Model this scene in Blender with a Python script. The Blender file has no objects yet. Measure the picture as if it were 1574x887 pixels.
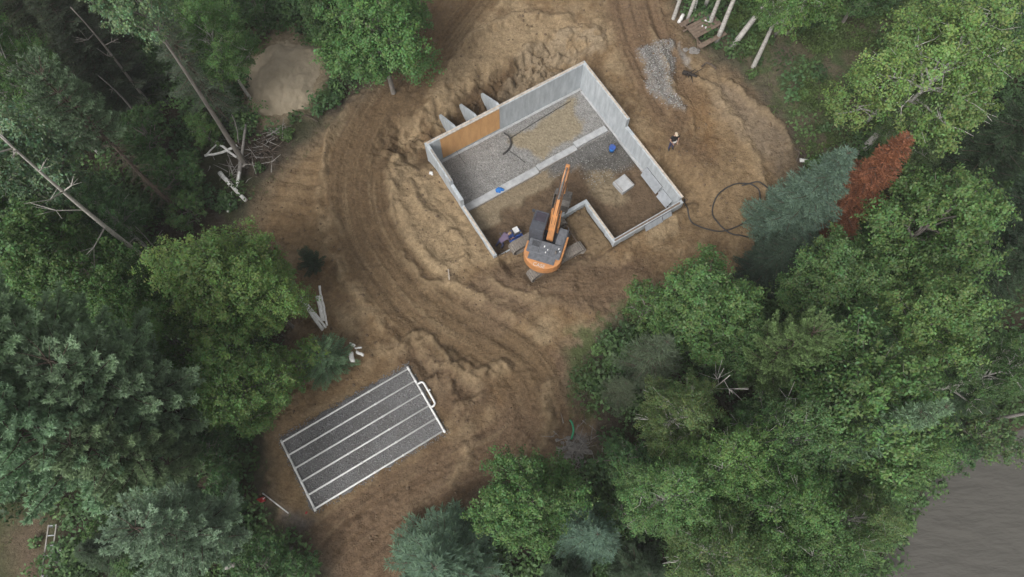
import bpy, bmesh, math, random
import numpy as np
from mathutils import Vector, Matrix

R = math.radians
rng = np.random.default_rng(7)
random.seed(7)
scene = bpy.context.scene
COL = scene.collection

# ------------------------------------------------------------------ camera
CAM_H = 38.0
FPX = 1049.0                       # focal length in pixels of a 1574 px wide frame
TILT = math.atan(387.0 / FPX)      # tilt away from straight down
cam_d = bpy.data.cameras.new('drone_camera')
cam_d.sensor_width = 36.0
cam_d.lens = FPX / 1574.0 * 36.0
cam_d.clip_start = 0.5
cam_d.clip_end = 6000
cam = bpy.data.objects.new('drone_camera', cam_d)
cam.location = (0, 0, CAM_H)
cam.rotation_euler = (TILT, 0, 0)
COL.objects.link(cam)
scene.camera = cam

# ------------------------------------------------------------------ sky, sun, exposure (overcast)
SUN_EL, SUN_AZ = R(50), R(215)
world = bpy.data.worlds.new('World')
scene.world = world
world.use_nodes = True
wn, wl = world.node_tree.nodes, world.node_tree.links
wn.clear()
wo = wn.new('ShaderNodeOutputWorld')
bg = wn.new('ShaderNodeBackground')
sky = wn.new('ShaderNodeTexSky')
sky.sky_type = 'NISHITA'
sky.sun_disc = False
sky.sun_elevation = SUN_EL
sky.sun_rotation = SUN_AZ
sky.air_density = 1.0
sky.dust_density = 6.0
hs = wn.new('ShaderNodeHueSaturation')
hs.inputs['Saturation'].default_value = 0.12      # a cloud layer: nearly neutral
wl.new(sky.outputs[0], hs.inputs['Color'])
wl.new(hs.outputs[0], bg.inputs['Color'])
bg.inputs['Strength'].default_value = 0.135
wl.new(bg.outputs[0], wo.inputs['Surface'])
sd = bpy.data.lights.new('sun', 'SUN')
sd.energy = 1.15
sd.angle = R(22)
sd.color = (1.0, 0.97, 0.93)
sun = bpy.data.objects.new('sun', sd)
dirv = Vector((math.sin(SUN_AZ) * math.cos(SUN_EL), math.cos(SUN_AZ) * math.cos(SUN_EL), math.sin(SUN_EL)))
sun.rotation_euler = dirv.to_track_quat('Z', 'Y').to_euler()
sun.location = (0, 0, 60)
COL.objects.link(sun)
scene.view_settings.view_transform = 'Standard'
scene.view_settings.look = 'None'
scene.view_settings.gamma = 1
scene.view_settings.use_curve_mapping = False
scene.view_settings.exposure = 0.38
try:
    scene.cycles.max_bounces = 8
    scene.cycles.diffuse_bounces = 5
    scene.cycles.transparent_max_bounces = 4
except Exception:
    pass

# ------------------------------------------------------------------ helpers
def at(px, py, z=0.8):
    """point of the plane at height z that the survey photo (1574x887) shows at px, py"""
    dx = (px - 787.0) / FPX
    dy = (443.5 - py) / FPX
    d = (dx, dy * math.cos(TILT) + math.sin(TILT), dy * math.sin(TILT) - math.cos(TILT))
    t = (z - CAM_H) / d[2]
    return (d[0] * t, d[1] * t)

def at3(px, py, z=0.8):
    p = at(px, py, z)
    return Vector((p[0], p[1], z))

def _hash(ix, iy, seed):
    n = (ix.astype(np.int64) * 374761393 + iy.astype(np.int64) * 668265263 + seed * 982451653) & 0x7fffffff
    n = ((n ^ (n >> 13)) * 1274126177) & 0x7fffffff
    n = (n ^ (n >> 16)) & 0xffff
    return n / 65535.0

def vnoise(x, y, seed=0):
    ix, iy = np.floor(x), np.floor(y)
    fx, fy = x - ix, y - iy
    fx = fx * fx * (3 - 2 * fx)
    fy = fy * fy * (3 - 2 * fy)
    a, b = _hash(ix, iy, seed), _hash(ix + 1, iy, seed)
    c, d = _hash(ix, iy + 1, seed), _hash(ix + 1, iy + 1, seed)
    return (a * (1 - fx) + b * fx) * (1 - fy) + (c * (1 - fx) + d * fx) * fy

def fbm(x, y, octv=4, seed=0, gain=0.5):
    s, a, t = 0, 1.0, 0
    for o in range(octv):
        s = s + a * vnoise(x * 2 ** o + 17.3 * o, y * 2 ** o - 9.1 * o, seed + o)
        t += a
        a *= gain
    return s / t                                    # 0..1

def sstep(a, b, x):
    t = np.clip((x - a) / (b - a), 0, 1)
    return t * t * (3 - 2 * t)

def poly_sd(X, Y, pts):
    """signed distance to a polygon (negative inside)"""
    d = np.full(X.shape, 1e9)
    ins = np.zeros(X.shape, bool)
    n = len(pts)
    for i in range(n):
        ax, ay = pts[i]
        bx, by = pts[(i + 1) % n]
        ex, ey = bx - ax, by - ay
        wx, wy = X - ax, Y - ay
        t = np.clip((wx * ex + wy * ey) / (ex * ex + ey * ey + 1e-9), 0, 1)
        d = np.minimum(d, (wx - ex * t) ** 2 + (wy - ey * t) ** 2)
        c = ((ay > Y) != (by > Y)) & (X < ex * (Y - ay) / (ey if abs(ey) > 1e-9 else 1e-9) + ax)
        ins ^= c
    d = np.sqrt(d)
    return np.where(ins, -d, d)

def line_ds(X, Y, pts):
    """signed side distance and arc length along a polyline"""
    best = np.full(X.shape, 1e9)
    dd = np.zeros(X.shape)
    ss = np.zeros(X.shape)
    acc = 0
    for i in range(len(pts) - 1):
        ax, ay = pts[i]
        bx, by = pts[i + 1]
        ex, ey = bx - ax, by - ay
        L = math.hypot(ex, ey)
        wx, wy = X - ax, Y - ay
        t = np.clip((wx * ex + wy * ey) / (L * L), 0, 1)
        q = (wx - ex * t) ** 2 + (wy - ey * t) ** 2
        side = np.sign(ex * wy - ey * wx)
        m = q < best
        best = np.where(m, q, best)
        dd = np.where(m, side * np.sqrt(q), dd)
        ss = np.where(m, acc + t * L, ss)
        acc += L
    return dd, ss

def smooth_line(pts, n=6):
    """Catmull-Rom through points"""
    P = [np.array(p, float) for p in pts]
    P = [2 * P[0] - P[1]] + P + [2 * P[-1] - P[-2]]
    out = []
    for i in range(1, len(P) - 2):
        for k in range(n):
            t = k / n
            a, b, c, d = P[i - 1], P[i], P[i + 1], P[i + 2]
            out.append(0.5 * ((2 * b) + (c - a) * t + (2 * a - 5 * b + 4 * c - d) * t * t + (3 * b - a - 3 * c + d) * t ** 3))
    out.append(P[-2])
    return out

def fast_mesh(name, verts, faces, mats=(), tint=None, smooth=False, attr='tint'):
    """verts (N,3), faces (M,k) arrays"""
    me = bpy.data.meshes.new(name)
    verts = np.ascontiguousarray(verts, np.float32)
    faces = np.ascontiguousarray(faces, np.int32)
    m, k = faces.shape
    me.vertices.add(len(verts))
    me.vertices.foreach_set('co', verts.ravel())
    me.loops.add(m * k)
    me.loops.foreach_set('vertex_index', faces.ravel())
    me.polygons.add(m)
    me.polygons.foreach_set('loop_start', np.arange(0, m * k, k, dtype=np.int32))
    try:
        me.polygons.foreach_set('loop_total', np.full(m, k, np.int32))
    except Exception:
        pass
    if smooth:
        me.polygons.foreach_set('use_smooth', np.ones(m, bool))
    me.update(calc_edges=True)
    if tint is not None:
        a = me.attributes.new(attr, 'FLOAT_COLOR', 'POINT')
        t = np.ones((len(verts), 4), np.float32)
        t[:, :np.shape(tint)[-1]] = tint
        a.data.foreach_set('color', t.ravel())
    for mt in mats:
        me.materials.append(mt)
    return me

def link(name, me, parent=None):
    o = bpy.data.objects.new(name, me)
    COL.objects.link(o)
    if parent is not None:
        o.parent = parent
    return o

def tag(o, label=None, cat=None, group=None, kind=None):
    if label: o['label'] = label
    if cat: o['category'] = cat
    if group: o['group'] = group
    if kind: o['kind'] = kind
    return o

def thing(name, label, cat, loc=(0, 0, 0), rz=0.0, group=None):
    o = bpy.data.objects.new(name, None)
    o.empty_display_size = 0.3
    COL.objects.link(o)
    o.location = loc
    o.rotation_euler = (0, 0, rz)
    return tag(o, label, cat, group)

class MB:
    """collects shapes in one mesh"""
    def __init__(self):
        self.v, self.f = [], []
    def add(self, vs, fs):
        b = len(self.v)
        self.v += [tuple(v) for v in vs]
        self.f += [tuple(i + b for i in f) for f in fs]
    def box(self, c, s, rot=None, taper=1.0):
        hx, hy, hz = s[0] / 2, s[1] / 2, s[2] / 2
        vs = []
        for z in (-1, 1):
            k = taper if z > 0 else 1.0
            for x, y in ((-1, -1), (1, -1), (1, 1), (-1, 1)):
                vs.append(Vector((x * hx * k, y * hy * k, z * hz)))
        if rot is not None:
            vs = [rot @ v for v in vs]
        c = Vector(c)
        self.add([v + c for v in vs], [(3, 2, 1, 0), (4, 5, 6, 7), (0, 1, 5, 4), (1, 2, 6, 5), (2, 3, 7, 6), (3, 0, 4, 7)])
    def bar(self, a, b, w, h=None, up=(0, 0, 1)):
        a, b = Vector(a), Vector(b)
        h = h or w
        d = (b - a)
        L = d.length
        d.normalize()
        up = Vector(up)
        if abs(d.dot(up)) > 0.98: up = Vector((0, 1, 0))
        s = d.cross(up).normalized()
        u = s.cross(d).normalized()
        M = Matrix((d, s, u)).transposed()
        self.box((a + b) / 2, (L, w, h), M)
    def tube(self, pts, rad, n=8, cap=True):
        pts = [Vector(p) for p in pts]
        if not hasattr(rad, '__len__'): rad = [rad] * len(pts)
        base = len(self.v)
        prev = None
        for i, p in enumerate(pts):
            a = pts[max(i - 1, 0)]
            b = pts[min(i + 1, len(pts) - 1)]
            t = (b - a).normalized() if (b - a).length > 1e-9 else Vector((0, 0, 1))
            if prev is None:
                r = t.cross(Vector((0, 0, 1)) if abs(t.z) < 0.9 else Vector((1, 0, 0))).normalized()
            else:
                r = (prev - t * prev.dot(t)).normalized()
            prev = r
            q = t.cross(r)
            for k in range(n):
                an = 2 * math.pi * k / n
                self.v.append(tuple(p + (r * math.cos(an) + q * math.sin(an)) * rad[i]))
        for i in range(len(pts) - 1):
            for k in range(n):
                a0, a1 = base + i * n + k, base + i * n + (k + 1) % n
                self.f.append((a0, a1, a1 + n, a0 + n))
        if cap:
            self.f.append(tuple(base + k for k in range(n))[::-1])
            e = base + (len(pts) - 1) * n
            self.f.append(tuple(e + k for k in range(n)))
    def prism(self, prof, y0, y1):
        """profile in x,z extruded over y"""
        n = len(prof)
        vs = [(p[0], y0, p[1]) for p in prof] + [(p[0], y1, p[1]) for p in prof]
        fs = [tuple(range(n)), tuple(range(2 * n - 1, n - 1, -1))]
        for i in range(n):
            j = (i + 1) % n
            fs.append((i + n, j + n, j, i))
        self.add(vs, fs)
    def slab(self, outline, z0, z1):
        n = len(outline)
        vs = [(p[0], p[1], z0) for p in outline] + [(p[0], p[1], z1) for p in outline]
        fs = [tuple(range(n - 1, -1, -1)), tuple(range(n, 2 * n))]
        for i in range(n):
            j = (i + 1) % n
            fs.append((i, j, j + n, i + n))
        self.add(vs, fs)
    def blob(self, c, r, seg=8, ring=5, jit=0.0, seed=0):
        rr = random.Random(seed)
        c = Vector(c)
        vs = [c + Vector((0, 0, -r[2]))]
        for i in range(1, ring):
            th = -math.pi / 2 + math.pi * i / ring
            for k in range(seg):
                ph = 2 * math.pi * k / seg
                j = 1 + rr.uniform(-jit, jit)
                vs.append(c + Vector((r[0] * math.cos(th) * math.cos(ph) * j, r[1] * math.cos(th) * math.sin(ph) * j, r[2] * math.sin(th) * j)))
        vs.append(c + Vector((0, 0, r[2])))
        fs = []
        for k in range(seg):
            fs.append((0, 1 + (k + 1) % seg, 1 + k))
        for i in range(ring - 2):
            for k in range(seg):
                a, b = 1 + i * seg + k, 1 + i * seg + (k + 1) % seg
                fs.append((a, b, b + seg, a + seg))
        e = len(vs) - 1
        o = 1 + (ring - 2) * seg
        for k in range(seg):
            fs.append((o + k, o + (k + 1) % seg, e))
        self.add(vs, fs)
    def mesh(self, name, mat=None, smooth=False, bevel=0.0):
        me = bpy.data.meshes.new(name)
        me.from_pydata(self.v, [], self.f)
        if bevel > 0:
            bm = bmesh.new()
            bm.from_mesh(me)
            bmesh.ops.recalc_face_normals(bm, faces=bm.faces)
            ed = [e for e in bm.edges if len(e.link_faces) == 2 and e.calc_face_angle(0) > 0.5]
            bmesh.ops.bevel(bm, geom=ed, offset=bevel, segments=2, profile=0.6, affect='EDGES', clamp_overlap=True)
            bm.to_mesh(me)
            bm.free()
        else:
            bm = bmesh.new()
            bm.from_mesh(me)
            bmesh.ops.recalc_face_normals(bm, faces=bm.faces)
            bm.to_mesh(me)
            bm.free()
        if smooth:
            for p in me.polygons: p.use_smooth = True
        if mat: me.materials.append(mat)
        return me
    def build(self, name, mat, parent=None, smooth=False, bevel=0.0):
        return link(name, self.mesh(name, mat, smooth, bevel), parent)

# ------------------------------------------------------------------ materials
def new_mat(name):
    m = bpy.data.materials.new(name)
    m.use_nodes = True
    nt = m.node_tree
    return m, nt, nt.nodes['Principled BSDF']

def surf(name, c1, c2=None, scale=6.0, rough=0.8, bump=0.0, bscale=None, metal=0.0, detail=6.0, stretch=None, spec=0.4):
    """noise-mottled surface"""
    m, nt, bs = new_mat(name)
    c2 = c2 or tuple(v * 0.7 for v in c1)
    tc = nt.nodes.new('ShaderNodeTexCoord')
    src = tc.outputs['Object']
    if stretch:
        mp = nt.nodes.new('ShaderNodeMapping')
        mp.inputs['Scale'].default_value = stretch
        nt.links.new(src, mp.inputs[0])
        src = mp.outputs[0]
    n = nt.nodes.new('ShaderNodeTexNoise')
    n.inputs['Scale'].default_value = scale
    n.inputs['Detail'].default_value = detail
    n.inputs['Roughness'].default_value = 0.65
    nt.links.new(src, n.inputs['Vector'])
    cr = nt.nodes.new('ShaderNodeValToRGB')
    cr.color_ramp.elements[0].position = 0.32
    cr.color_ramp.elements[1].position = 0.68
    cr.color_ramp.elements[0].color = (*c2, 1)
    cr.color_ramp.elements[1].color = (*c1, 1)
    nt.links.new(n.outputs['Fac'], cr.inputs[0])
    nt.links.new(cr.outputs[0], bs.inputs['Base Color'])
    bs.inputs['Roughness'].default_value = rough
    bs.inputs['Metallic'].default_value = metal
    bs.inputs['Specular IOR Level'].default_value = spec
    if bump:
        n2 = nt.nodes.new('ShaderNodeTexNoise')
        n2.inputs['Scale'].default_value = bscale or scale * 4
        n2.inputs['Detail'].default_value = 5
        nt.links.new(src, n2.inputs['Vector'])
        b = nt.nodes.new('ShaderNodeBump')
        b.inputs['Strength'].default_value = bump
        b.inputs['Distance'].default_value = 0.05
        nt.links.new(n2.outputs['Fac'], b.inputs['Height'])
        nt.links.new(b.outputs[0], bs.inputs['Normal'])
    return m

def ground_mat(name):
    """colour zones come from the soil attribute; nodes add grain, clods and fine relief"""
    m, nt, bs = new_mat(name)
    at_ = nt.nodes.new('ShaderNodeAttribute')
    at_.attribute_name = 'soil'
    tc = nt.nodes.new('ShaderNodeTexCoord')
    def noise(s, d, r=0.6):
        n = nt.nodes.new('ShaderNodeTexNoise')
        n.inputs['Scale'].default_value = s
        n.inputs['Detail'].default_value = d
        n.inputs['Roughness'].default_value = r
        nt.links.new(tc.outputs['Object'], n.inputs['Vector'])
        return n.outputs['Fac']
    def remap(o, a, b):
        r = nt.nodes.new('ShaderNodeMapRange')
        r.inputs['From Min'].default_value = 0.25
        r.inputs['From Max'].default_value = 0.75
        r.inputs['To Min'].default_value = a
        r.inputs['To Max'].default_value = b
        nt.links.new(o, r.inputs['Value'])
        return r.outputs[0]
    def mul(a, b):
        x = nt.nodes.new('ShaderNodeMath')
        x.operation = 'MULTIPLY'
        nt.links.new(a, x.inputs[0])
        nt.links.new(b, x.inputs[1])
        return x.outputs[0]
    fine = noise(14.0, 8.0, 0.75)
    mid = noise(2.2, 6.0, 0.6)
    k = mul(mul(remap(fine, 0.66, 1.34), remap(mid, 0.80, 1.20)), remap(noise(6.0, 4.0, 0.6), 0.74, 1.26))
    # stones: the attribute's alpha says how much of the surface is gravel
    grit = noise(34.0, 3.0, 0.8)
    gr = nt.nodes.new('ShaderNodeMapRange')
    gr.inputs['From Min'].default_value = 0.35
    gr.inputs['From Max'].default_value = 0.65
    gr.inputs['To Min'].default_value = 0.35
    gr.inputs['To Max'].default_value = 1.65
    nt.links.new(grit, gr.inputs['Value'])
    gmx = nt.nodes.new('ShaderNodeMix')
    gmx.inputs[2].default_value = 1.0
    nt.links.new(at_.outputs['Alpha'], gmx.inputs[0])
    nt.links.new(gr.outputs[0], gmx.inputs[3])
    k = mul(k, gmx.outputs[0])
    sc = nt.nodes.new('ShaderNodeVectorMath')
    sc.operation = 'SCALE'
    nt.links.new(at_.outputs['Color'], sc.inputs[0])
    nt.links.new(k, sc.inputs['Scale'])
    nt.links.new(sc.outputs[0], bs.inputs['Base Color'])
    bs.inputs['Roughness'].default_value = 0.95
    bs.inputs['Specular IOR Level'].default_value = 0.15
    b1 = nt.nodes.new('ShaderNodeBump')
    b1.inputs['Strength'].default_value = 1.0
    b1.inputs['Distance'].default_value = 0.13
    nt.links.new(noise(5.0, 9.0, 0.7), b1.inputs['Height'])
    nt.links.new(b1.outputs[0], bs.inputs['Normal'])
    return m

def foliage_mat(name, trans=0.34, rough=0.55, spec=0.35):
    """leaf colour = the object's own colour varied leaf by leaf"""
    m, nt, bs = new_mat(name)
    oi = nt.nodes.new('ShaderNodeObjectInfo')
    at_ = nt.nodes.new('ShaderNodeAttribute')
    at_.attribute_name = 'tint'
    mx = nt.nodes.new('ShaderNodeMix')
    mx.data_type = 'RGBA'
    mx.blend_type = 'MULTIPLY'
    mx.inputs['Factor'].default_value = 1
    nt.links.new(oi.outputs['Color'], mx.inputs[6])
    nt.links.new(at_.outputs['Color'], mx.inputs[7])
    nt.links.new(mx.outputs[2], bs.inputs['Base Color'])
    bs.inputs['Roughness'].default_value = rough
    bs.inputs['Specular IOR Level'].default_value = spec
    tr = nt.nodes.new('ShaderNodeBsdfTranslucent')
    nt.links.new(mx.outputs[2], tr.inputs['Color'])
    ms = nt.nodes.new('ShaderNodeMixShader')
    ms.inputs[0].default_value = trans
    nt.links.new(bs.outputs[0], ms.inputs[1])
    nt.links.new(tr.outputs[0], ms.inputs[2])
    nt.links.new(ms.outputs[0], nt.nodes['Material Output'].inputs['Surface'])
    return m

M = {}
M['ground'] = ground_mat('soil')
M['leaf'] = foliage_mat('leaf')
M['needle'] = foliage_mat('needle', 0.42, 0.6, 0.3)
M['bark'] = surf('grey_bark', (0.30, 0.27, 0.24), (0.15, 0.135, 0.12), 7, 0.95, 0.4, stretch=(1, 1, 0.25))
M['bark_brown'] = surf('brown_bark', (0.13, 0.10, 0.075), (0.06, 0.045, 0.035), 7, 0.95, 0.4, stretch=(1, 1, 0.25))
M['birch'] = surf('birch_bark', (0.62, 0.60, 0.56), (0.28, 0.26, 0.24), 5, 0.8, 0.2, stretch=(1, 1, 2.5))
M['birch_log'] = surf('birch_log_bark', (0.84, 0.83, 0.81), (0.55, 0.53, 0.50), 5, 0.8, 0.2)
M['pale_bark'] = surf('pale_bark', (0.52, 0.49, 0.44), (0.30, 0.28, 0.25), 6, 0.9, 0.2)
M['deadwood'] = surf('dead_wood', (0.30, 0.28, 0.26), (0.16, 0.145, 0.13), 9, 0.95, 0.3)
M['concrete'] = surf('poured_concrete', (0.49, 0.52, 0.54), (0.32, 0.345, 0.365), 1.5, 0.85, 0.15, 18, stretch=(2.4, 2.4, 0.5))
M['footing'] = surf('footing_concrete', (0.45, 0.455, 0.46), (0.29, 0.295, 0.30), 2.6, 0.9, 0.3, 14)
M['ply'] = surf('plywood', (0.68, 0.39, 0.17), (0.54, 0.29, 0.12), 3, 0.75, 0.05, stretch=(1, 1, 0.3))
M['lumber'] = surf('pale_lumber', (0.62, 0.54, 0.46), (0.33, 0.27, 0.21), 5, 0.8, 0.1)
M['lumber_old'] = surf('weathered_lumber', (0.21, 0.155, 0.115), (0.11, 0.08, 0.06), 6, 0.9, 0.2)
M['board_grey'] = surf('grey_board', (0.36, 0.34, 0.31), (0.22, 0.20, 0.18), 5, 0.9, 0.2)
M['pvc'] = surf('white_pvc', (0.80, 0.80, 0.79), (0.66, 0.65, 0.63), 4, 0.45)
M['orange'] = surf('orange_paint', (0.60, 0.265, 0.095), (0.38, 0.18, 0.075), 2.4, 0.5, 0.0, spec=0.45)
M['charcoal'] = surf('charcoal_paint', (0.085, 0.090, 0.108), (0.052, 0.055, 0.064), 5, 0.55)
M['hood'] = surf('dusty_grey_paint', (0.155, 0.162, 0.180), (0.085, 0.088, 0.096), 6, 0.7)
M['steel'] = surf('worn_steel', (0.20, 0.185, 0.17), (0.10, 0.09, 0.08), 8, 0.6, 0.2, metal=0.4)
M['track'] = surf('muddy_track_steel', (0.25, 0.22, 0.19), (0.13, 0.115, 0.10), 6, 0.85, 0.3)
M['glass'] = surf('tinted_glass', (0.075, 0.062, 0.085), (0.03, 0.028, 0.034), 2, 0.12, spec=0.6)
M['white'] = surf('white_plastic', (0.75, 0.75, 0.74), (0.6, 0.6, 0.6), 5, 0.5)
M['decal'] = surf('pale_lettering', (0.60, 0.56, 0.50), (0.50, 0.46, 0.42), 9, 0.6)
M['blue'] = surf('blue_plastic', (0.03, 0.20, 0.55), (0.02, 0.12, 0.38), 6, 0.5)
M['blue_paint'] = surf('blue_paint', (0.05, 0.12, 0.42), (0.03, 0.07, 0.26), 6, 0.45)
M['black'] = surf('black_rubber', (0.030, 0.030, 0.032), (0.018, 0.018, 0.02), 6, 0.6)
M['hose'] = surf('black_poly_pipe', (0.045, 0.042, 0.04), (0.025, 0.024, 0.023), 6, 0.5)
M['green_pipe'] = surf('green_pipe', (0.05, 0.33, 0.17), (0.04, 0.24, 0.12), 6, 0.5)
M['red'] = surf('red_plastic', (0.50, 0.045, 0.04), (0.36, 0.03, 0.03), 5, 0.5)
M['form'] = surf('aluminium_form', (0.40, 0.42, 0.45), (0.28, 0.30, 0.32), 4, 0.5, metal=0.25)
M['denim'] = surf('blue_denim', (0.045, 0.05, 0.11), (0.03, 0.033, 0.07), 30, 0.9)
M['vest'] = surf('black_cloth', (0.018, 0.016, 0.016), (0.011, 0.010, 0.010), 30, 0.9)
M['cloth_white'] = surf('white_cloth', (0.65, 0.63, 0.60), (0.5, 0.48, 0.46), 30, 0.9)
M['cloth_purple'] = surf('violet_grey_cloth', (0.15, 0.11, 0.17), (0.09, 0.07, 0.11), 30, 0.9)
M['skin'] = surf('skin', (0.42, 0.26, 0.19), (0.36, 0.21, 0.15), 20, 0.6)
M['straw'] = surf('straw_cap', (0.55, 0.45, 0.34), (0.42, 0.34, 0.25), 20, 0.9)
M['hair'] = surf('fair_hair', (0.30, 0.22, 0.12), (0.2, 0.14, 0.08), 20, 0.9)
M['stumpwood'] = surf('dark_root_bark', (0.032, 0.023, 0.017), (0.016, 0.012, 0.010), 20, 0.8)
M['rock'] = surf('stone', (0.26, 0.24, 0.22), (0.15, 0.14, 0.13), 6, 0.9, 0.3)
M['clod'] = surf('soil_clod', (0.17, 0.118, 0.072), (0.10, 0.068, 0.042), 2, 0.95, 0.3)
M['sand'] = surf('pale_sand', (0.36, 0.30, 0.215), (0.28, 0.23, 0.16), 1.3, 0.95, 0.5, 9)
def gravel_material(name, c1, c2):
    m = surf(name, c1, c2, 26, 0.9, 0.9, 22, detail=8)
    nt = m.node_tree
    bs = nt.nodes['Principled BSDF']
    src = bs.inputs['Base Color'].links[0].from_socket
    tc = nt.nodes.new('ShaderNodeTexCoord')
    n = nt.nodes.new('ShaderNodeTexNoise')
    n.inputs['Scale'].default_value = 0.9
    n.inputs['Detail'].default_value = 6
    nt.links.new(tc.outputs['Object'], n.inputs['Vector'])
    cr = nt.nodes.new('ShaderNodeValToRGB')
    cr.color_ramp.elements[0].position, cr.color_ramp.elements[1].position = 0.35, 0.65
    cr.color_ramp.elements[0].color = (0.84, 0.82, 0.80, 1)
    cr.color_ramp.elements[1].color = (1.10, 1.10, 1.11, 1)
    nt.links.new(n.outputs['Fac'], cr.inputs[0])
    mx = nt.nodes.new('ShaderNodeMix')
    mx.data_type = 'RGBA'
    mx.blend_type = 'MULTIPLY'
    mx.inputs['Factor'].default_value = 1
    nt.links.new(src, mx.inputs[6])
    nt.links.new(cr.outputs[0], mx.inputs[7])
    nt.links.new(mx.outputs[2], bs.inputs['Base Color'])
    return m
M['gravel'] = gravel_material('grey_gravel', (0.215, 0.212, 0.212), (0.080, 0.078, 0.078))

# ------------------------------------------------------------------ terrain
HA = R(31.5)                                   # heading of the house
HU = (math.cos(HA), math.sin(HA))
HV = (math.sin(HA), -math.cos(HA))
HO = (-5.30, 22.486)                           # outer west corner of the foundation
def hp(u, v, z=0.0):
    return Vector((HO[0] + HU[0] * u + HV[0] * v, HO[1] + HU[1] * u + HV[1] * v, z))
def P(pts, z=0.8):
    return [at(x, y, z) for x, y in pts]

def axis(lo, hi, step, far):
    a = list(np.arange(lo, hi + 1e-6, step))
    g, x = step, lo
    left = []
    while x > -far:
        g *= 1.13
        x -= g
        left.append(x)
    g, x = step, a[-1]
    right = []
    while x < far:
        g *= 1.13
        x += g
        right.append(x)
    return np.array(left[::-1] + a + right)
GX = axis(-17.0, 19.5, 0.085, 1500)
GY = axis(-1.0, 36.0, 0.085, 1500)
X, Y = np.meshgrid(GX, GY)
WX = X + 1.1 * (fbm(X * 0.55, Y * 0.55, 4, 3) - 0.5) + 0.5 * (fbm(X * 2.1, Y * 2.1, 3, 5) - 0.5)
WY = Y + 1.1 * (fbm(X * 0.55, Y * 0.55, 4, 11) - 0.5) + 0.5 * (fbm(X * 2.1, Y * 2.1, 3, 13) - 0.5)

CLEAR = [(655, -70), (652, 0), (636, 60), (600, 122), (556, 152), (505, 190), (470, 222), (430, 258), (400, 300), (376, 350), (395, 375), (430, 420),
         (440, 520), (420, 600), (398, 660), (392, 750), (415, 800), (470, 835), (500, 890), (515, 960), (640, 960), (650, 860), (720, 800), (785, 735),
         (850, 715), (915, 690), (915, 640), (885, 590), (885, 540), (945, 485), (1010, 470), (1100, 450), (1165, 400), (1205, 335), (1225, 250),
         (1200, 190), (1135, 125), (1085, 92), (1052, 62), (1035, 0), (1020, -70)]
sd_clear = poly_sd(WX, WY, P(CLEAR))
clear = sstep(0.35, -0.35, sd_clear)

ROAD = [at(*p) for p in [(800, -90), (735, -15), (655, 85), (590, 175), (553, 265), (560, 350), (605, 425), (668, 487), (745, 530), (805, 575), (832, 640)]]
ROAD = smooth_line(ROAD, 5)
rd, rs = line_ds(X, Y, ROAD)
road = sstep(60.0, 52.0, rs) * sstep(1.95, 1.65, np.abs(rd + 0.35 * (fbm(X * 0.5, Y * 0.5, 3, 21) - 0.5)))
SOUTH = smooth_line([at(*p) for p in [(850, 600), (790, 690), (700, 735), (600, 790), (520, 850), (480, 920)]], 5)
sd2, ss2 = line_ds(X, Y, SOUTH)
south = sstep(2.6, 1.5, np.abs(sd2)) * sstep(0.0, 3.0, ss2)
EAST = smooth_line([at(*p) for p in [(960, -40), (985, 60), (1030, 150), (1075, 210), (1120, 270)]], 5)
ed2, es2 = line_ds(X, Y, EAST)
east = sstep(2.4, 1.4, np.abs(ed2)) * sstep(14.0, 9.0, es2)
EXT = smooth_line([at(*p) for p in [(700, 500), (770, 455), (840, 425), (930, 430), (1000, 420)]], 5)   # where the digger tracked
xd, xs = line_ds(X, Y, EXT)
extr = sstep(2.2, 1.3, np.abs(xd)) * sstep(0.0, 3.0, xs) * sstep(11.5, 7.5, xs)

# grade: falls gently to the south, down to the lake in the south-east
z = 0.28 + 0.85 * sstep(7.0, 19.0, Y) + 0.5 * sstep(24, 36, Y)
z = z + 0.35 * (fbm(X * 0.12, Y * 0.12, 3, 31) - 0.5)
shore = poly_sd(X + 1.3 * (fbm(X * 0.35, Y * 0.35, 3, 41) - 0.5), Y + 1.3 * (fbm(X * 0.35, Y * 0.35, 3, 43) - 0.5),
                [at(1372, 900, -1.3), at(1440, 800, -1.3), at(1478, 745, -1.3), at(1530, 690, -1.3), at(1600, 675, -1.3), (60, 8), (120, 4), (1600, -60), (1600, -1600), (-20, -1600), (10, -60), (17, -12)])
bank = sstep(5.0, -0.5, shore)
z = z * (1 - bank) + (-1.75) * bank - 0.25 * sstep(0, -6, shore)
rough = (fbm(X * 1.3, Y * 1.3, 5, 51, 0.6) - 0.5)
crack = 1 - np.abs(fbm(X * 0.9 + 3, Y * 0.9, 5, 57, 0.62) - 0.5) * 4
z = z + rough * (0.30 * (1 - clear) + 0.16 * clear)

# loose clods and scrape marks on the open soil
fine = fbm(X * 4.2, Y * 4.2, 3, 61) - 0.5
z = z + clear * (0.09 * fine - 0.12 * np.clip(crack - 0.55, 0, 1))

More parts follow.
